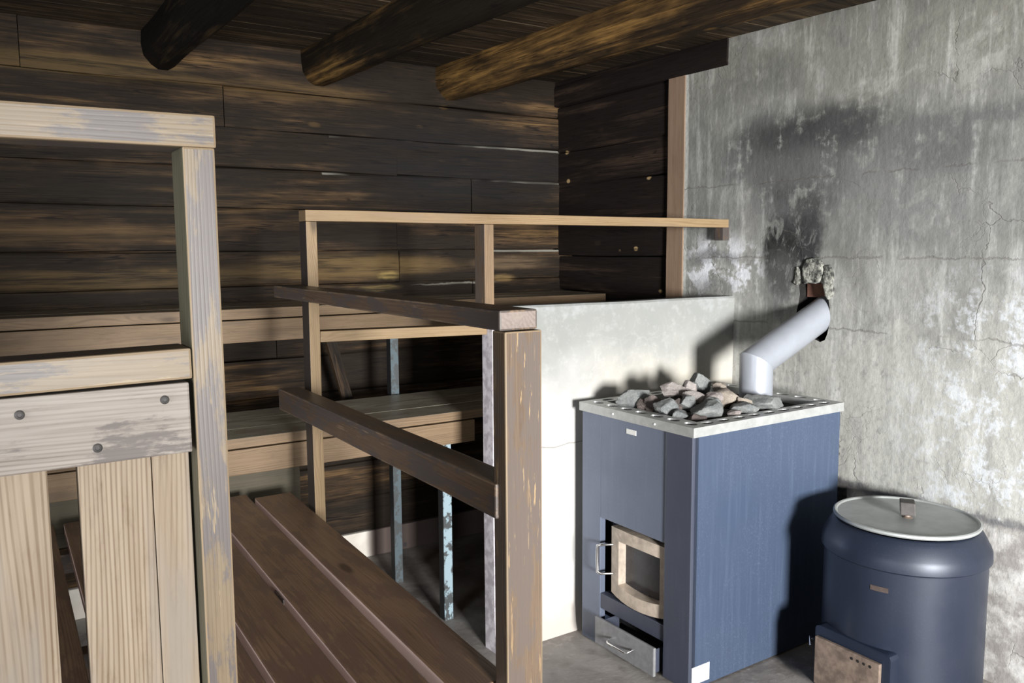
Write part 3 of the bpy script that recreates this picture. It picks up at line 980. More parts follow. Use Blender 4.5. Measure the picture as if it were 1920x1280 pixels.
def build_beam(xs, label, seed, mat):
    """hewn round beam from back wall towards the room; xs = (x at back wall, x 3 m nearer), left side"""
    bm = bmesh.new()
    w, hgt = 0.165, 0.165
    prof = [(0.0, 0.0), (0.0, -0.055), (0.006, -0.105), (0.035, -0.145), (0.062, -hgt), (0.105, -hgt), (0.135, -0.145), (0.158, -0.105), (w, -0.05), (w, 0.0)]
    rings = []
    ya, yb = BY + 0.02, FY + 0.01
    n = 46
    for i in range(n + 1):
        y = ya + (yb - ya) * i / n
        x = xs[0] + (xs[1] - xs[0]) * (BY - y) / 3.0
        ring = []
        for k, (px, pz) in enumerate(prof):
            q = noise.noise_vector((y * 1.5 + seed * 5, k * 0.5, seed))
            ring.append(bm.verts.new((x + px + q.x * 0.008, y, ceil_z(y) + 0.004 + pz + q.y * 0.008 * (pz < -0.02))))
        rings.append(ring)
    for a, b in zip(rings, rings[1:]):
        for k in range(len(prof)):
            j = (k + 1) % len(prof)
            bm.faces.new((a[k], a[j], b[j], b[k]))
    bm.faces.new(rings[0])
    bm.faces.new(rings[-1])
    return tag(new_obj('ceiling_beam', bm, mat, smooth=35), label, 'beam', 'hewn ceiling beams')


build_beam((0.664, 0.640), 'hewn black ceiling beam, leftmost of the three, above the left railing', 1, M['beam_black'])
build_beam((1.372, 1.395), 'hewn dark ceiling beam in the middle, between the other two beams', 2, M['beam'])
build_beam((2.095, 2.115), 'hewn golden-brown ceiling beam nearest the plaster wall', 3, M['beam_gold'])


def build_unseen_walls():
    # front wall behind the camera with its window
    bm = bmesh.new()
    a, b = FY - 0.14, FY
    openings = [(-0.24, 0.84, 0.78, 1.86)]
    xs = [LX] + [v for o_ in openings for v in o_[:2]] + [WX + 0.15]
    for x0, x1 in zip(xs[0::2], xs[1::2]):
        bx(bm, (x0, a, -0.1), (x1, b, 2.5))
    for x0, x1, z0, z1 in openings:
        bx(bm, (x0, a, -0.1), (x1, b, z0))
        bx(bm, (x0, a, z1), (x1, b, 2.5))
    tag(new_obj('wall_front', bm, M['log_back']), 'log wall behind the viewer with the window', kind='structure')
    for k, (x0, x1, z0, z1) in enumerate(openings):
        bm = bmesh.new()
        for lo, hi in (((x0, a + 0.02, z0), (x0 + 0.04, b + 0.02, z1)), ((x1 - 0.04, a + 0.02, z0), (x1, b + 0.02, z1)),
                       ((x0, a + 0.02, z0), (x1, b + 0.02, z0 + 0.04)), ((x0, a + 0.02, z1 - 0.04), (x1, b + 0.02, z1))):
            bx(bm, lo, hi)
        tag(new_obj('window_%d' % (k + 1), bm, M['brown']), 'window frame in the front wall', kind='structure')
    # left wall with an opening added for the fill lamp
    bm = bmesh.new()
    a, b = LX - 0.14, LX
    dy0, dy1 = -0.15, 0.85
    bx(bm, (a, FY - 0.14, -0.1), (b, dy0, 2.5))
    bx(bm, (a, dy1, -0.1), (b, BY + 0.2, 2.5))
    bx(bm, (a, dy0, 2.1), (b, dy1, 2.5))
    tag(new_obj('wall_left', bm, M['log_back']), 'log wall left of the viewer with an opening added for fill light', kind='structure')


build_unseen_walls()


# low limewashed wall between the stove and the benches
def build_lowwall():
    bm = bmesh.new()
    x0, x1, y0, y1 = 1.575, WX, 2.605, 2.675
    n = 26
    prof = [(y0 - 0.03, -0.04), (y0 - 0.008, 0.0), (y0, 0.07), (y0, 0.5), (y0, 1.0), (y0, 1.278), (y0 + 0.008, 1.286), (y1 - 0.008, 1.286), (y1, 1.278), (y1, 0.6), (y1, -0.04)]
    rings = []
    for i in range(n + 1):
        x = x0 + (x1 - x0) * i / n
        ring = []
        for k, (y, z) in enumerate(prof):
            q = noise.noise_vector((x * 3, z * 3, 5.0))
            zz = z
            if z > 1.2:
                zz = z + 0.004 - 0.006 * (x - x0) / (x1 - x0) + q.z * 0.004
            yy = y + 0.03 * (x - x0) / (x1 - x0)
            ring.append(bm.verts.new((x, yy + q.y * 0.004, zz)))
        rings.append(ring)
    for a, b in zip(rings, rings[1:]):
        for k in range(len(prof)):
            j = (k + 1) % len(prof)
            bm.faces.new((a[k], a[j], b[j], b[k]))
    bm.faces.new(rings[0])
    bm.faces.new(rings[-1])
    o = new_obj('wall_partition', bm, M['lowwall'], smooth=30)
    # notch at the free end where the bottom rail rests
    return tag(o, 'low limewashed wall behind the stove', kind='structure')


build_lowwall()

# ------------------------------------------------------------------ near left railing with board panel
PY = 1.04
t = thing('panel_railing', (-0.2, PY + 0.03, 0), 'weathered pine railing with vertical board panel in the left foreground', 'railing')
lp = board('post', (0.2285, PY + 0.032, 0.0), (0.2285, PY + 0.032, 1.6215), 0.037, 0.064, (1, 0, 0), M['varnish'], t, 0.0025, 0.0012, M['edge'])
board('top_rail', (-0.75, PY + 0.032, 1.635), (0.249, PY + 0.032, 1.6405), 0.066, 0.038, (0, 1, 0), M['varnish'], t, 0.003, 0.001, M['edge'])
board('middle_rail', (-0.75, PY + 0.032, 1.357), (0.2095, PY + 0.032, 1.367), 0.066, 0.037, (0, 1, 0), M['varnish'], t, 0.003, 0.001, M['edge'])
shade_side(lp, M['green_side'])
cb = board('crossboard', (-0.75, PY + 0.015, 1.2975), (0.2055, PY + 0.015, 1.3025), 0.085, 0.03, (0, 0, 1), M['cross'], t, 0.0025, 0.0008)
for bxx, bz in ((0.029, 1.325), (0.177, 1.3265), (0.103, 1.2785), (-0.12, 1.28)):
    bm = bmesh.new()
    r = 0.0052
    lathe(bm, [(r, 0), (r, 0.0014), (r * 0.75, 0.0024), (r * 0.5, 0.0026), (r * 0.42, 0.0014)], 20, cap0=True, cap1=True)
    o = new_obj('bolt', bm, M['bolt'], cb, smooth=40)
    place(o, Matrix.Translation((bxx, PY + 0.0002, bz)) @ Matrix.Rotation(math.pi / 2, 4, 'X'))
zt = 1.285
board('panel_board', (0.0, PY + 0.045, 0.02), (0.0, PY + 0.045, zt), 0.107, 0.026, (1, 0, 0), M['panel'], t, 0.002, 0.0008)
Lb = zt - 0.02
board('panel_board', (0.1465, PY + 0.045, 0.02), (0.1465, PY + 0.045, zt), 0.125, 0.026, (1, 0, 0), M['panel'], t, 0.0012, 0,
      boxes=[((0, -0.0625, -0.013), (Lb, 0.0166, 0.013)), ((0, 0.0174, -0.013), (Lb, 0.0605, 0.013))])
board('panel_board', (-0.155, PY + 0.045, 0.02), (-0.155, PY + 0.045, zt), 0.125, 0.026, (1, 0, 0), M['panel'], t, 0.002, 0.0008)
board('panel_board', (-0.32, PY + 0.045, 0.02), (-0.32, PY + 0.045, zt), 0.125, 0.026, (1, 0, 0), M['panel'], t, 0.002, 0.0008)

# ------------------------------------------------------------------ raised footboards between the railings
t = thing('foot_platform', (0.5, 2.0, 0), 'raised walkway of dark foot-worn planks below the handrail', 'platform')
PZ = 0.65


def plank(xl_far, xr_far, y_far, xl_near, xr_near, y_near):
    bm = bmesh.new()
    vs, fs = bx(bm, (0, 0, 0), (1, 1, 1))
    for v in vs:
        far = v.co.y > 0.5
        right = v.co.x > 0.5
        top = v.co.z > 0.5
        x = (xr_far if right else xl_far) if far else (xr_near if right else xl_near)
        v.co = (x, y_far if far else y_near, PZ if top else PZ - 0.038)
    for f in fs:
        c = f.calc_center_median()
        f.normal_update()
        if abs(f.normal.x) > 0.9:
            f.material_index = 1
    bevel(bm, 0.003, 2, 0)
    me = [M['tread'], M['plankside']]
    # local frame: grain along X
    cx, cy = (xl_far + xr_near) / 2, (y_far + y_near) / 2
    bmesh.ops.translate(bm, verts=bm.verts, vec=(-cx, -cy, -PZ))
    bmesh.ops.rotate(bm, verts=bm.verts, matrix=Matrix.Rotation(-math.pi / 2, 3, 'Z'))
    o = new_obj('plank', bm, me, t)
    return place(o, Matrix.Translation((cx, cy, PZ)) @ Matrix.Rotation(math.pi / 2, 4, 'Z'))


plank(0.762, 0.888, 2.86, 0.7275, 0.8465, 1.345)
plank(0.612, 0.748, 2.92, 0.574, 0.692, 1.05)
plank(0.470, 0.592, 2.92, 0.438, 0.560, 1.05)
plank(0.330, 0.452, 2.92, 0.302, 0.424, 1.12)
plank(0.180, 0.305, 2.92, 0.155, 0.280, 1.12)
plank(0.03, 0.152, 2.92, 0.005, 0.128, 1.12)
for y in (1.42, 2.03, 2.75):
    board('joist', (-0.05, y, PZ - 0.038 - 0.03), (0.86, y, PZ - 0.038 - 0.03), 0.06, 0.045, (0, 0, 1), M['rail'], t, 0.003)
    for yy in (2.03,):
        if y == yy:
            for xa in (0.757, 0.603, 0.461, 0.316):  # dark blocks added for the shadow breaks in the plank gaps
                board('shadow_block', (xa - 0.013, y, PZ - 0.026), (xa + 0.013, y, PZ - 0.026), 0.075, 0.024, (0, 1, 0), M['rail'], t, 0.001)
for x, y in ((0.81, 1.42), (0.81, 2.75), (0.06, 1.42), (0.06, 2.75)):
    board('leg', (x, y + 0.045, floor_z(y)), (x, y + 0.045, PZ - 0.04), 0.045, 0.045, (1, 0, 0), M['rail'], t, 0.003)

# ------------------------------------------------------------------ right railing: two posts, handrails, rail along the bench
t = thing('handrail', (0.84, 1.32, 0), 'brown wooden handrail with posts running beside the walkway and on to the plaster wall', 'railing')
np_ = board('near_post', (0.8485, 1.312, 0.0), (0.8485, 1.312, 1.3495), 0.082, 0.045, (1, 0, 0), M['brown'], t, 0.003, 0.001, M['edge'])
bm = bmesh.new()
bx(bm, (0, 0, 0), (0.010, 0.006, 0.008))
bevel(bm, 0.002, 1)
pg = new_obj('peg', bm, M['edge'], np_)
place(pg, Matrix.Translation((0.889, 1.30, 0.915)) @ Matrix.Rotation(-0.5, 4, 'Y'))
board('side_handrail', (0.842, 2.68, 1.3705), (0.838, 1.290, 1.3705), 0.083, 0.038, (1, 0, 0), M['rail'], t, 0.004, 0.001, M['rail_edge'], endmat=M['endgrain'])
board('side_rail', (0.832, 2.66, 1.024), (0.836, 1.318, 1.024), 0.068, 0.068, (1, 0, 0), M['rail'], t, 0.004, 0.001, M['rail_edge'])
fp = board('far_post', (0.9185, 2.672, -0.03), (0.9185, 2.672, 1.594), 0.036, 0.066, (1, 0, 0), M['fresh'], t, 0.002, 0.001)
board('top_rail', (0.900, 2.672, 1.6125), (2.83, 2.672, 1.609), 0.066, 0.036, (0, 1, 0), M['fresh'], t, 0.002, 0.002)
board('bottom_rail', (0.9375, 2.672, 1.219), (1.574, 2.672, 1.207), 0.066, 0.036, (0, 1, 0), M['fresh'], t, 0.002, 0.001)
shp = board('short_post', (1.5845, 2.672, 1.288), (1.5845, 2.672, 1.5915), 0.040, 0.072, (1, 0, 0), M['bench'], t, 0.002, 0.001)
shade_side(fp, M['tinted'])
shade_side(shp, M['brown'])
br = board('bracket', (2.855, 2.70, 1.535), (2.855, 2.70, 1.592), 0.05, 0.045, (0, 1, 0), M['rail'], t, 0.002)

# ------------------------------------------------------------------ benches
def bench(name, label, zt, yf, yb, fasc_h, fasc_x1, nplanks, x1, pt, mat_top, leg_xy):
    t = thing(name, (0.5, yf + 0.2, 0), label, 'bench')
    w = (yb - yf) / nplanks
    for i in range(nplanks):
        y = yf + w * (i + 0.5)
        front = i == 0
        x0 = LX + 0.05 + random.uniform(0, 0.03)
        mats = [mat_top]
        o = board('seat_plank', (x0, y, zt - pt / 2), (x1 - random.uniform(0.01, 0.03), y, zt - pt / 2), w - 0.006, pt, (0, 1, 0), [mat_top, M['bench']], t, 0.003, 0.0015)
        if front:  # the front edge is brighter, cleaner wood
            for p in o.data.polygons:
                if p.normal.y < -0.85:
                    p.material_index = 1
    fb = 0.045 if zt > 1 else 0.028
    board('fascia_beam', (LX + 0.06, yf + fb, zt - pt - 0.004 - fasc_h / 2), (fasc_x1, yf + fb, zt - pt - 0.004 - fasc_h / 2), fasc_h - 0.004, 0.045, (0, 0, 1), M['bench'], t, 0.003, 0.0015)
    for x, y in leg_xy:
        bm = bmesh.new()
        hl = zt - pt - (fasc_h if y < yf + 0.06 else 0.0) - floor_z(y)
        bx(bm, (-0.0195, -0.0195, 0), (0.0195, -0.0145, hl))
        bx(bm, (-0.0195, -0.0145, 0), (-0.0145, 0.026, hl), 1)  # side plate of the same leg coloured black for its shade
        o = new_obj('leg', bm, [M['pipe_shaded'] if y > 3.3 else M['pipe'], M['black']], t)
        o['label'] = 'steel leg with chipped pale blue paint'
        place(o, Matrix.Translation((x, y, floor_z(y))))
    return t


b1 = bench('step_bench', 'lower wooden bench of grey-green planks at the end of the walkway', 0.836, 2.985, 3.51, 0.096, 1.72, 3, 2.80, 0.036, M['seat_lit'],
           [(1.587, 3.015), (-0.5, 3.015)])
b2 = bench('upper_bench', 'upper wooden bench with brown front edge along the log wall', 1.263, 3.50, 3.99, 0.097, 2.82, 3, 2.86, 0.043, M['seat'],
           [(1.607, 3.553), (-0.5, 3.553)])
# riser board under the step bench and a sloping strut behind the pipe
board('riser_board', (LX + 0.06, 3.03, 0.62), (0.975, 3.03, 0.62), 0.16, 0.025, (0, 0, 1), M['riser'], b1, 0.002)
board('strut', (1.34, 3.70, 1.17), (1.50, 3.70, 0.55), 0.05, 0.03, (1, 0, 0.3), M['log_back'], b2, 0.003)

# ------------------------------------------------------------------ stove
ST = thing('sauna_stove', (2.35, 2.25, 0), 'blue-grey sheet-metal sauna stove full of stones in the corner', 'stove')
ROT = math.radians(1.2)
O0 = Vector((1.957, 1.951, 0))     # near front corner; front face runs along +Y, side face along +X
SW, SD, SH = 0.585, 0.778, 0.885


def stove_m(x=0.0, y=0.0, z=0.0):
    return Matrix.Translation(O0) @ Matrix.Rotation(ROT, 4, 'Z') @ Matrix.Translation((x, y, z))


def spart(name, bm, mats, parent=ST, smooth=None, label=None, x=0, y=0, z=0):
    o = new_obj(name, bm, mats, parent, smooth)
    place(o, stove_m(x, y, z))
    if label:
        o['label'] = label
    return o


# casing: side, back and the set-back hearth behind the front opening
bm = bmesh.new()
fz = -0.025
bx(bm, (0.0, 0.0, 0.004), (SD, 0.006, SH))                 # side towards the viewer
bx(bm, (0.0, SW - 0.006, fz), (SD, SW, SH))                # side towards the low wall
bx(bm, (SD - 0.006, 0.006, -0.01), (SD, SW - 0.006, SH))   # back
bevel(bm, 0.0015, 1)
spart('side_casing', bm, M['casing'])
bm = bmesh.new()
bx(bm, (0.07, 0.02, 0.06), (SD - 0.03, SW - 0.02, 0.80))
spart('fire_box', bm, M['black'])
# front: narrow right strip, wide upper panel, left strip, lower ledge
bm = bmesh.new()
bx(bm, (-0.012, 0.0, 0.003), (0.02, 0.125, SH))
bevel(bm, 0.003, 2)
spart('corner_strip', bm, M['casing_dark'], label='dark right-hand strip of the stove front')
bm = bmesh.new()
bx(bm, (-0.006, 0.475, fz), (0.02, SW, SH))
bevel(bm, 0.002, 2)
spart('left_strip', bm, M['casing_front'])
bm = bmesh.new()
bx(bm, (-0.006, 0.1255, 0.485), (0.02, 0.4745, SH))
bevel(bm, 0.002, 2)
spart('front_panel', bm, M['casing_front'])
bm = bmesh.new()
bx(bm, (-0.004, 0.1255, 0.125), (0.02, 0.4745, 0.185))
bx(bm, (0.02, 0.1255, 0.177), (0.06, 0.4745, 0.185))
bx(bm, (0.055, 0.1255, 0.185), (0.06, 0.4745, 0.485))
bevel(bm, 0.0015, 1)
spart('door_recess', bm, M['casing_dark'])

# fire door: bowed cast frame with glass, hung in the recess
dw0, dw1, dz0, dz1 = 0.128, 0.425, 0.205, 0.462
bm = bmesh.new()


def door_sect(inner):
    """outline of the frame, bottom and top edges bowed down"""
    a = 0.043 if inner else 0.0
    bow = 0.020 if not inner else 0.014
    y0, y1 = dw0 + a * 0.7, dw1 - a * 1.2
    z0, z1 = dz0 + a * 1.05, dz1 - a
    pts = []
    n = 8
    for i in range(n + 1):
        u = i / n
        pts.append((y0 + (y1 - y0) * u, z0 - bow * 4 * u * (1 - u) * 0.7))
    for i in range(n + 1):
        u = 1 - i / n
        pts.append((y0 + (y1 - y0) * u, z1 + bow * 4 * u * (1 - u) * 0.35))
    return pts


outp, inp = door_sect(False), door_sect(True)


def bowx(y, base):
    u = (y - dw0) / (dw1 - dw0)
    return base - 0.018 * 4 * u * (1 - u)


fo = [bm.verts.new((bowx(y, 0.008), y, z)) for y, z in outp]
fi = [bm.verts.new((bowx(y, 0.008), y, z)) for y, z in inp]
bo = [bm.verts.new((0.045, y, z)) for y, z in outp]
bi = [bm.verts.new((0.040, y, z)) for y, z in inp]
nn = len(outp)
for i in range(nn):
    j = (i + 1) % nn
    bm.faces.new((fo[i], fo[j], fi[j], fi[i]))
    bm.faces.new((fo[i], bo[i], bo[j], fo[j]))
    bm.faces.new((fi[i], fi[j], bi[j], bi[i]))
    bm.faces.new((bo[i], bi[i], bi[j], bo[j]))
door = spart('door', bm, M['doorframe'], label='fire door with pale heat-stained frame')
bm = bmesh.new()
vs = [bm.verts.new((0.034, y, z)) for y, z in inp]
vb = [bm.verts.new((0.040, y, z)) for y, z in inp]
bm.faces.new(vs)
bm.faces.new(vb)
for i in range(nn):
    j = (i + 1) % nn
    bm.faces.new((vs[i], vs[j], vb[j], vb[i]))
spart('glass', bm, M['glass'], door, label='sooty dark door glass')
bm = bmesh.new()
hy = 0.452
tube(bm, [(0.012, 0.418, 0.392), (-0.028, hy - 0.012, 0.392), (-0.038, hy, 0.386), (-0.040, hy, 0.335), (-0.038, hy, 0.284), (-0.028, hy - 0.012, 0.278), (0.012, 0.418, 0.278)], 0.0055, 10)
spart('handle', bm, M['chrome'], door, 60, 'chrome bar handle')

# ash drawer, pulled slightly out
bm = bmesh.new()
bx(bm, (-0.048, 0.132, 0.006), (-0.036, 0.455, 0.112))
bevel(bm, 0.004, 2)
drw = spart('ash_drawer', bm, M['drawer'], label='grey ash drawer left slightly open')
bm = bmesh.new()
bx(bm, (-0.036, 0.150, 0.010), (0.06, 0.153, 0.095))
bx(bm, (-0.036, 0.437, 0.010), (0.06, 0.440, 0.095))
bx(bm, (-0.036, 0.150, 0.008), (0.06, 0.440, 0.011))
spart('drawer_tray', bm, M['casing_dark'], drw)
bm = bmesh.new()
tube(bm, [(-0.046, 0.355, 0.063), (-0.072, 0.352, 0.058), (-0.078, 0.344, 0.056), (-0.078, 0.252, 0.056), (-0.072, 0.244, 0.058), (-0.046, 0.241, 0.063)], 0.0038, 10)
spart('handle', bm, M['chrome'], drw, 60, 'chrome wire handle')

# zinc top rim with oval vent slots
bm = bmesh.new()
rz = SH + 0.030
oh = 0.008
outer = [(-oh - 0.008, -oh), (SD + oh, -oh), (SD + oh, SW + oh), (-oh - 0.008, SW + oh)]
inner = [(0.068, 0.060), (SD - 0.055, 0.060), (SD - 0.055, SW - 0.055), (0.068, SW - 0.055)]


def loop(pts, z):
    v = [bm.verts.new((x, y, z)) for x, y in pts]
    return v, [bm.edges.new((v[i], v[(i + 1) % len(v)])) for i in range(len(v))]


def oval(cx, cy, a, b_, n=18):
    return [(cx + a * math.cos(2 * math.pi * i / n), cy + b_ * math.sin(2 * math.pi * i / n)) for i in range(n)]


slots = []
for i in range(7):
    slots.append(oval(0.030, 0.050 + i * (SW - 0.10) / 6, 0.0175, 0.027))
for i in range(9):
    slots.append(oval(0.085 + i * (SD - 0.15) / 8, 0.029, 0.027, 0.0165))
for i in range(6):
    slots.append(oval(SD - 0.027, 0.075 + i * (SW - 0.15) / 5, 0.0145, 0.027))
for i in range(8):
    slots.append(oval(0.10 + i * (SD - 0.18) / 7, SW - 0.026, 0.027, 0.0145))
edges = []
lo, le = loop(outer, rz)
li, ie = loop(inner, rz)
edges += le + ie
sv = []
for s in slots:
    v, e = loop(s, rz)
    sv.append(v)
    edges += e
bmesh.ops.triangle_fill(bm, edges=edges, use_beauty=True, normal=(0, 0, 1))
# remove triangles that filled slots or the stone opening
def inside(p, poly):
    k = False
    for i in range(len(poly)):
        x1, y1 = poly[i]
        x2, y2 = poly[i - 1]
        if (y1 > p.y) != (y2 > p.y) and p.x < (x2 - x1) * (p.y - y1) / (y2 - y1) + x1:
            k = not k
    return k


kill = [f for f in bm.faces if inside(f.calc_center_median(), inner) or any(inside(f.calc_center_median(), s) for s in slots)]
bmesh.ops.delete(bm, geom=kill, context='FACES_ONLY')
for v in sv:
    d = [bm.verts.new((q.co.x, q.co.y, rz - 0.006)) for q in v]
    for i in range(len(v)):
        j = (i + 1) % len(v)
        bm.faces.new((v[i], v[j], d[j], d[i]))
# turned-down outer skirt and inner collar
for ring, depth in ((lo, 0.033), (li, 0.045)):
    d = [bm.verts.new((q.co.x, q.co.y, rz - depth)) for q in ring]
    for i in range(4):
        j = (i + 1) % 4
        bm.faces.new((ring[i], ring[j], d[j], d[i]))
rim = spart('top_rim', bm, M['zinc'], label='dull zinc rim with oval slots')
bm = bmesh.new()
bx(bm, (0.068, 0.010, rz - 0.016), (SD - 0.06, 0.056, rz - 0.013))
spart('deflector', bm, M['zinc_bright'], label='bright inner sheet below the side slots')
bm = bmesh.new()
bx(bm, (0.012, 0.012, rz - 0.05), (0.064, SW - 0.012, rz - 0.045))
spart('front_liner', bm, M['casing_dark'])
bm = bmesh.new()
bx(bm, (0.068, 0.060, 0.82), (SD - 0.055, SW - 0.055, 0.888))
spart('stone_tray', bm, M['soot'], label='sooty tray below the stones')
for yy in (0.175, 0.395):
    bm = bmesh.new()
    lathe(bm, [(0.004, 0), (0.004, 0.002), (0.002, 0.003)], 12, cap0=True, cap1=True)
    o = new_obj('rivet', bm, M['zinc_bright'], rim)
    place(o, stove_m(-oh - 0.008, yy, rz - 0.017) @ Matrix.Rotation(-math.pi / 2, 4, 'Y'))
bm = bmesh.new()
bx(bm, (-0.0085, 0.278, 0.836), (-0.0055, 0.330, 0.855))
bevel(bm, 0.001, 1)
spart('maker_plate', bm, M['label'], label='small pale metal plate under the rim')
bm = bmesh.new()
bx(bm, (0.003, -0.0012, 0.020), (0.088, 0.0005, 0.082))
bx(bm, (0.050, -0.0016, 0.066), (0.078, -0.0011, 0.071), 1)
bx(bm, (0.012, -0.0016, 0.050), (0.060, -0.0011, 0.0525), 1)
bx(bm, (0.012, -0.0016, 0.040), (0.055, -0.0011, 0.0425), 1)
spart('sticker', bm, [M['sticker'], M['print']], label='white rating sticker at the foot of the stove')

# ------------------------------------------------------------------ stove pipe
PIX, PIY = 2.528, 2.200
t = thing('stove_pipe', (PIX, PIY, 0.87), 'pale grey stove pipe bending from the stove into the wall hole', 'pipe')
bend = Vector((PIX, PIY, 1.060))
end = Vector((WX + 0.10, PIY - 0.012, 1.262))
R0 = 0.0635
# both sections are cut on the mitre plane
d = (end - bend).normalized()
mit = (d + Vector((0, 0, 1))).normalized()
bm = bmesh.new()
tube(bm, [(PIX, PIY, 0.874), bend], R0, 64, False, cut1=mit)
o = new_obj('vertical_section', bm, M['flue'], t, smooth=20)
place(o, Matrix.Identity(4))
bm = bmesh.new()
tube(bm, [bend, end], R0, 64, False, cut0=mit)
o = new_obj('inclined_section', bm, M['flue'], t, smooth=20)
place(o, Matrix.Identity(4))

# ------------------------------------------------------------------ stones on the stove
stones = [
    # x, y, z, width, height, material, seed, label
    (2.055, 2.375, 0.938, 0.118, 0.060, 'st_grey', 11, 'large flat grey-green stone at the left end of the heap'),
    (2.165, 2.275, 0.968, 0.098, 0.060, 'st_pink', 12, 'big pinkish stone left of the topmost stone'),
    (2.225, 2.255, 0.972, 0.056, 0.056, 'st_pink', 13, 'small pinkish stone wedged between the big pinkish one and the topmost'),
    (2.320, 2.290, 0.972, 0.080, 0.086, 'st_grey', 14, 'tall grey stone standing topmost on the heap'),
    (2.315, 2.145, 0.942, 0.100, 0.066, 'st_tan', 15, 'large tan cracked stone at the right side of the heap'),
    (2.345, 2.215, 0.972, 0.050, 0.040, 'st_tan', 16, 'pointed tan stone above the large cracked tan one'),
    (2.255, 2.160, 0.952, 0.066, 0.034, 'st_pink', 17, 'flat brownish-pink stone in the centre right of the heap'),
    (2.330, 2.085, 0.936, 0.054, 0.034, 'st_tan', 18, 'small orange-tan stone in front of the large tan one'),
    (2.305, 2.055, 0.924, 0.086, 0.042, 'st_grey', 19, 'oblong grey stone against the side rim below the tan stones'),
    (2.440, 2.080, 0.926, 0.150, 0.058, 'st_grey', 20, 'long sloping grey slab in front of the pipe'),
    (2.140, 2.090, 0.926, 0.106, 0.062, 'st_grey', 21, 'triangular speckled grey stone at the front corner of the heap'),
    (2.195, 2.105, 0.938, 0.064, 0.064, 'st_grey', 22, 'narrow grey stone leaning behind the triangular one'),
    (2.130, 2.165, 0.944, 0.060, 0.052, 'st_grey', 23, 'dark-edged grey stone in the middle of the front row'),
    (2.175, 2.185, 0.956, 0.070, 0.042, 'st_pink', 24, 'pale broken stone in the middle below the topmost'),
    (2.055, 2.195, 0.934, 0.086, 0.058, 'st_grey', 25, 'grey-green stone leaning right in the front row'),
    (2.065, 2.270, 0.938, 0.062, 0.054, 'st_dark', 26, 'brown stone between the left end stone and the front row'),
    (2.095, 2.185, 0.932, 0.052, 0.050, 'st_dark', 27, 'dark brown stone behind the front row'),
    (2.062, 2.135, 0.914, 0.066, 0.034, 'st_grey', 28, 'low pale grey stone at the front rim'),
    (2.085, 2.075, 0.908, 0.062, 0.032, 'st_dark', 29, 'low dark brown stone by the front corner of the rim'),
    (2.240, 2.050, 0.914, 0.052, 0.026, 'st_pink', 30, 'small pinkish stone lying at the side rim'),
    (2.055, 2.305, 0.920, 0.060, 0.040, 'st_dark', 31, 'dark brown stone tucked under the left end stone'),
]
for x, y, z, w, h, mk, sd, lab in stones:
    bm = rock(sd)
    rd = random.Random(sd * 5)
    xs = [v.co.x for v in bm.verts]
    ys = [v.co.y for v in bm.verts]
    zs = [v.co.z for v in bm.verts]
    for v in bm.verts:
        v.co.x *= w * 1.16 / (max(xs) - min(xs))
        v.co.y *= w * rd.uniform(0.99, 1.0) * 0.95 / (max(ys) - min(ys))
        v.co.z *= h * 1.24 / (max(zs) - min(zs))
    o = new_obj('stone', bm, M[mk], None, smooth=24)
    o.location = (x, y, z)
    o.rotation_euler = (rd.uniform(-0.15, 0.15), rd.uniform(-0.2, 0.2), rd.uniform(-0.7, -0.2))
    tag(o, lab, 'stone', 'stones heaped on the stove')

# ------------------------------------------------------------------ water cauldron beside the stove
DX, DY = 2.575, 1.588
t = thing('water_cauldron', (DX, DY, 0), 'dark blue drum-shaped water cauldron with fire door beside the stove', 'water heater')
bm = bmesh.new()
lathe(bm, [(0.0, 0.012), (0.245, 0.012), (0.252, 0.018), (0.252, 0.480), (0.2525, 0.487), (0.258, 0.490), (0.262, 0.494), (0.262, 0.500), (0.261, 0.520), (0.256, 0.535), (0.236, 0.572),
           (0.228, 0.582), (0.222, 0.588), (0.215, 0.590), (0.210, 0.585), (0.205, 0.30), (0.0, 0.30)], 96)
o = new_obj('body', bm, M['drum'], t, smooth=35)
place(o, Matrix.Translation((DX, DY, 0)))
for a in (0.5, 2.0, 3.5, 5.0):
    bm = bmesh.new()
    bx(bm, (-0.015, -0.015, 0), (0.015, 0.015, 0.014))
    o = new_obj('foot', bm, M['drum'], t)
    place(o, Matrix.Translation((DX + 0.2 * math.cos(a), DY + 0.2 * math.sin(a), 0)))
# copper-coloured badge on the body, facing the viewer's left
bm = bmesh.new()
nseg = 6
rb = 0.2535
va, vb_ = [], []
for i in range(nseg + 1):
    an = math.radians(190.5) + math.radians(12.5) * i / nseg
    for lst, z in ((va, 0.421), (vb_, 0.437)):
        lst.append(bm.verts.new((rb * math.cos(an), rb * math.sin(an), z)))
for i in range(nseg):
    bm.faces.new((va[i], va[i + 1], vb_[i + 1], vb_[i]))
r = bmesh.ops.solidify(bm, geom=bm.faces[:], thickness=0.0012)
o = new_obj('badge', bm, M['copper'], t)
o['label'] = 'small dull copper badge'
place(o, Matrix.Translation((DX, DY, 0)))
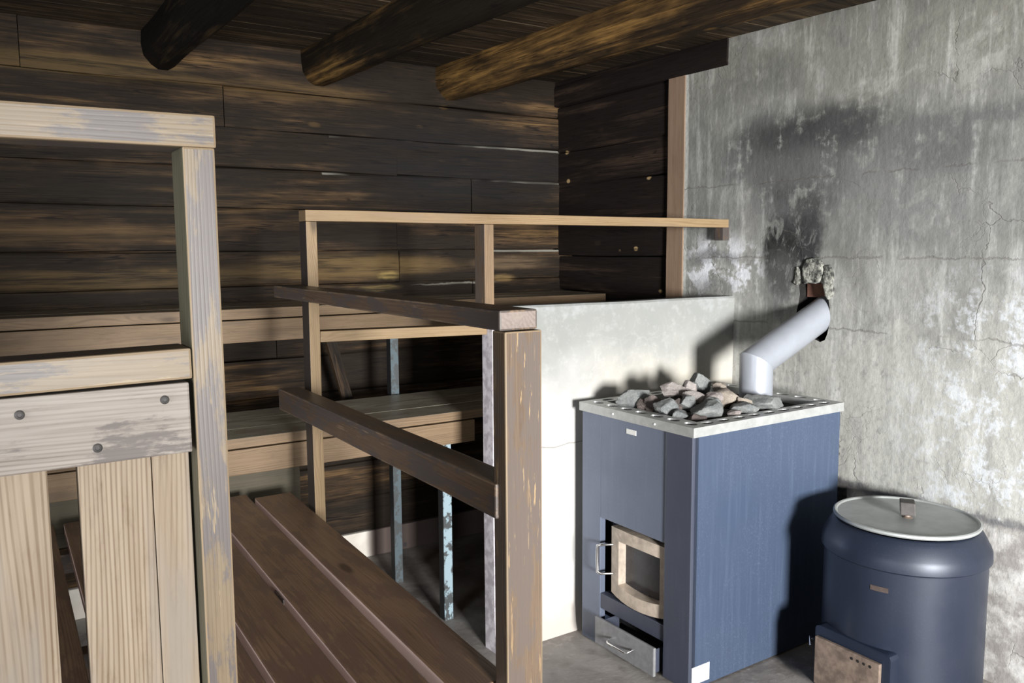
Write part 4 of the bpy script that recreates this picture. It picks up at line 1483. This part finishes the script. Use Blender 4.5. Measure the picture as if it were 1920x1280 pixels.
# fire-door collar, a rounded box let into the drum, and the rusty door inside it
bm = bmesh.new()
cx0, cx1 = 2.318, 2.45
cy0, cy1, cz0, cz1 = 1.455, 1.735, 0.03, 0.235
vs, fs = bx(bm, (cx0, cy0, cz0), (cx1, cy1, cz1))
bevel(bm, 0.022, 4, edges=[e for e in bm.edges if abs((e.verts[0].co - e.verts[1].co).normalized().x) > 0.9])
bevel(bm, 0.004, 2, edges=[e for e in bm.edges if all(abs(v.co.x - cx0) < 1e-5 for v in e.verts)])
o = new_obj('door_collar', bm, M['drum'], t, smooth=30)
place(o, Matrix.Identity(4))
bm = bmesh.new()
bx(bm, (cx0 - 0.016, cy0 + 0.028, 0.035), (cx0 - 0.002, cy1 - 0.012, 0.200))
bevel(bm, 0.003, 2)
dd = new_obj('fire_door', bm, M['rust'], t)
dd['label'] = 'rusty brown fire door'
place(dd, Matrix.Identity(4))
for k in range(4):
    bm = bmesh.new()
    y = 1.515 + k * 0.022
    lathe(bm, [(0.005, 0), (0.005, 0.0012)], 14, cap0=True, cap1=True)
    o = new_obj('air_hole', bm, M['soot'], dd)
    place(o, Matrix.Translation((cx0 - 0.0155, y, 0.180)) @ Matrix.Rotation(-math.pi / 2, 4, 'Y'))
bm = bmesh.new()
tube(bm, [(2.36, 1.742, 0.0), (2.345, 1.748, 0.12), (2.335, 1.752, 0.168)], 0.011, 12)
o = new_obj('drain_pipe', bm, M['black'], t, smooth=40)
place(o, Matrix.Identity(4))
bm = bmesh.new()
tube(bm, [(2.335, 1.752, 0.166), (2.328, 1.760, 0.172), (2.318, 1.752, 0.150)], 0.004, 10)
oo = new_obj('tap_lever', bm, M['chrome'], o, smooth=40)
place(oo, Matrix.Identity(4))

# lid resting on the cauldron, tilted a little
LT = thing('cauldron_lid', (DX, DY, 0.590), 'round grey metal lid with wooden knob on the dark cauldron', 'lid')
tilt = Matrix.Translation((DX, DY, 0.592)) @ Matrix.Rotation(math.radians(0.8), 4, 'Y')
bm = bmesh.new()
lathe(bm, [(0.0, 0.0), (0.214, 0.0), (0.224, 0.002), (0.2275, 0.007), (0.2265, 0.013), (0.222, 0.0155), (0.2165, 0.014), (0.213, 0.0095), (0.20, 0.0085), (0.0, 0.011)], 96)
o = new_obj('plate', bm, M['lid'], LT, smooth=35)
place(o, tilt)
bm = bmesh.new()
bx(bm, (-0.028, -0.023, 0.018), (0.028, 0.023, 0.060))
for v in bm.verts:
    if v.co.z > 0.03:
        v.co.x += 0.006
        v.co.y += 0.003
bevel(bm, 0.003, 2)
kn = new_obj('knob', bm, M['knob'], LT)
kn['label'] = 'dark wooden block knob'
place(kn, tilt @ Matrix.Translation((-0.004, -0.010, 0.004)) @ Matrix.Rotation(math.radians(35), 4, 'Z'))
bm = bmesh.new()
lathe(bm, [(0.020, 0.009), (0.017, 0.011), (0.010, 0.014), (0.008, 0.03)], 20, cap0=True, cap1=True)
o = new_obj('knob_washer', bm, M['rust'], LT, smooth=30)
place(o, tilt @ Matrix.Translation((-0.008, -0.012, 0)))
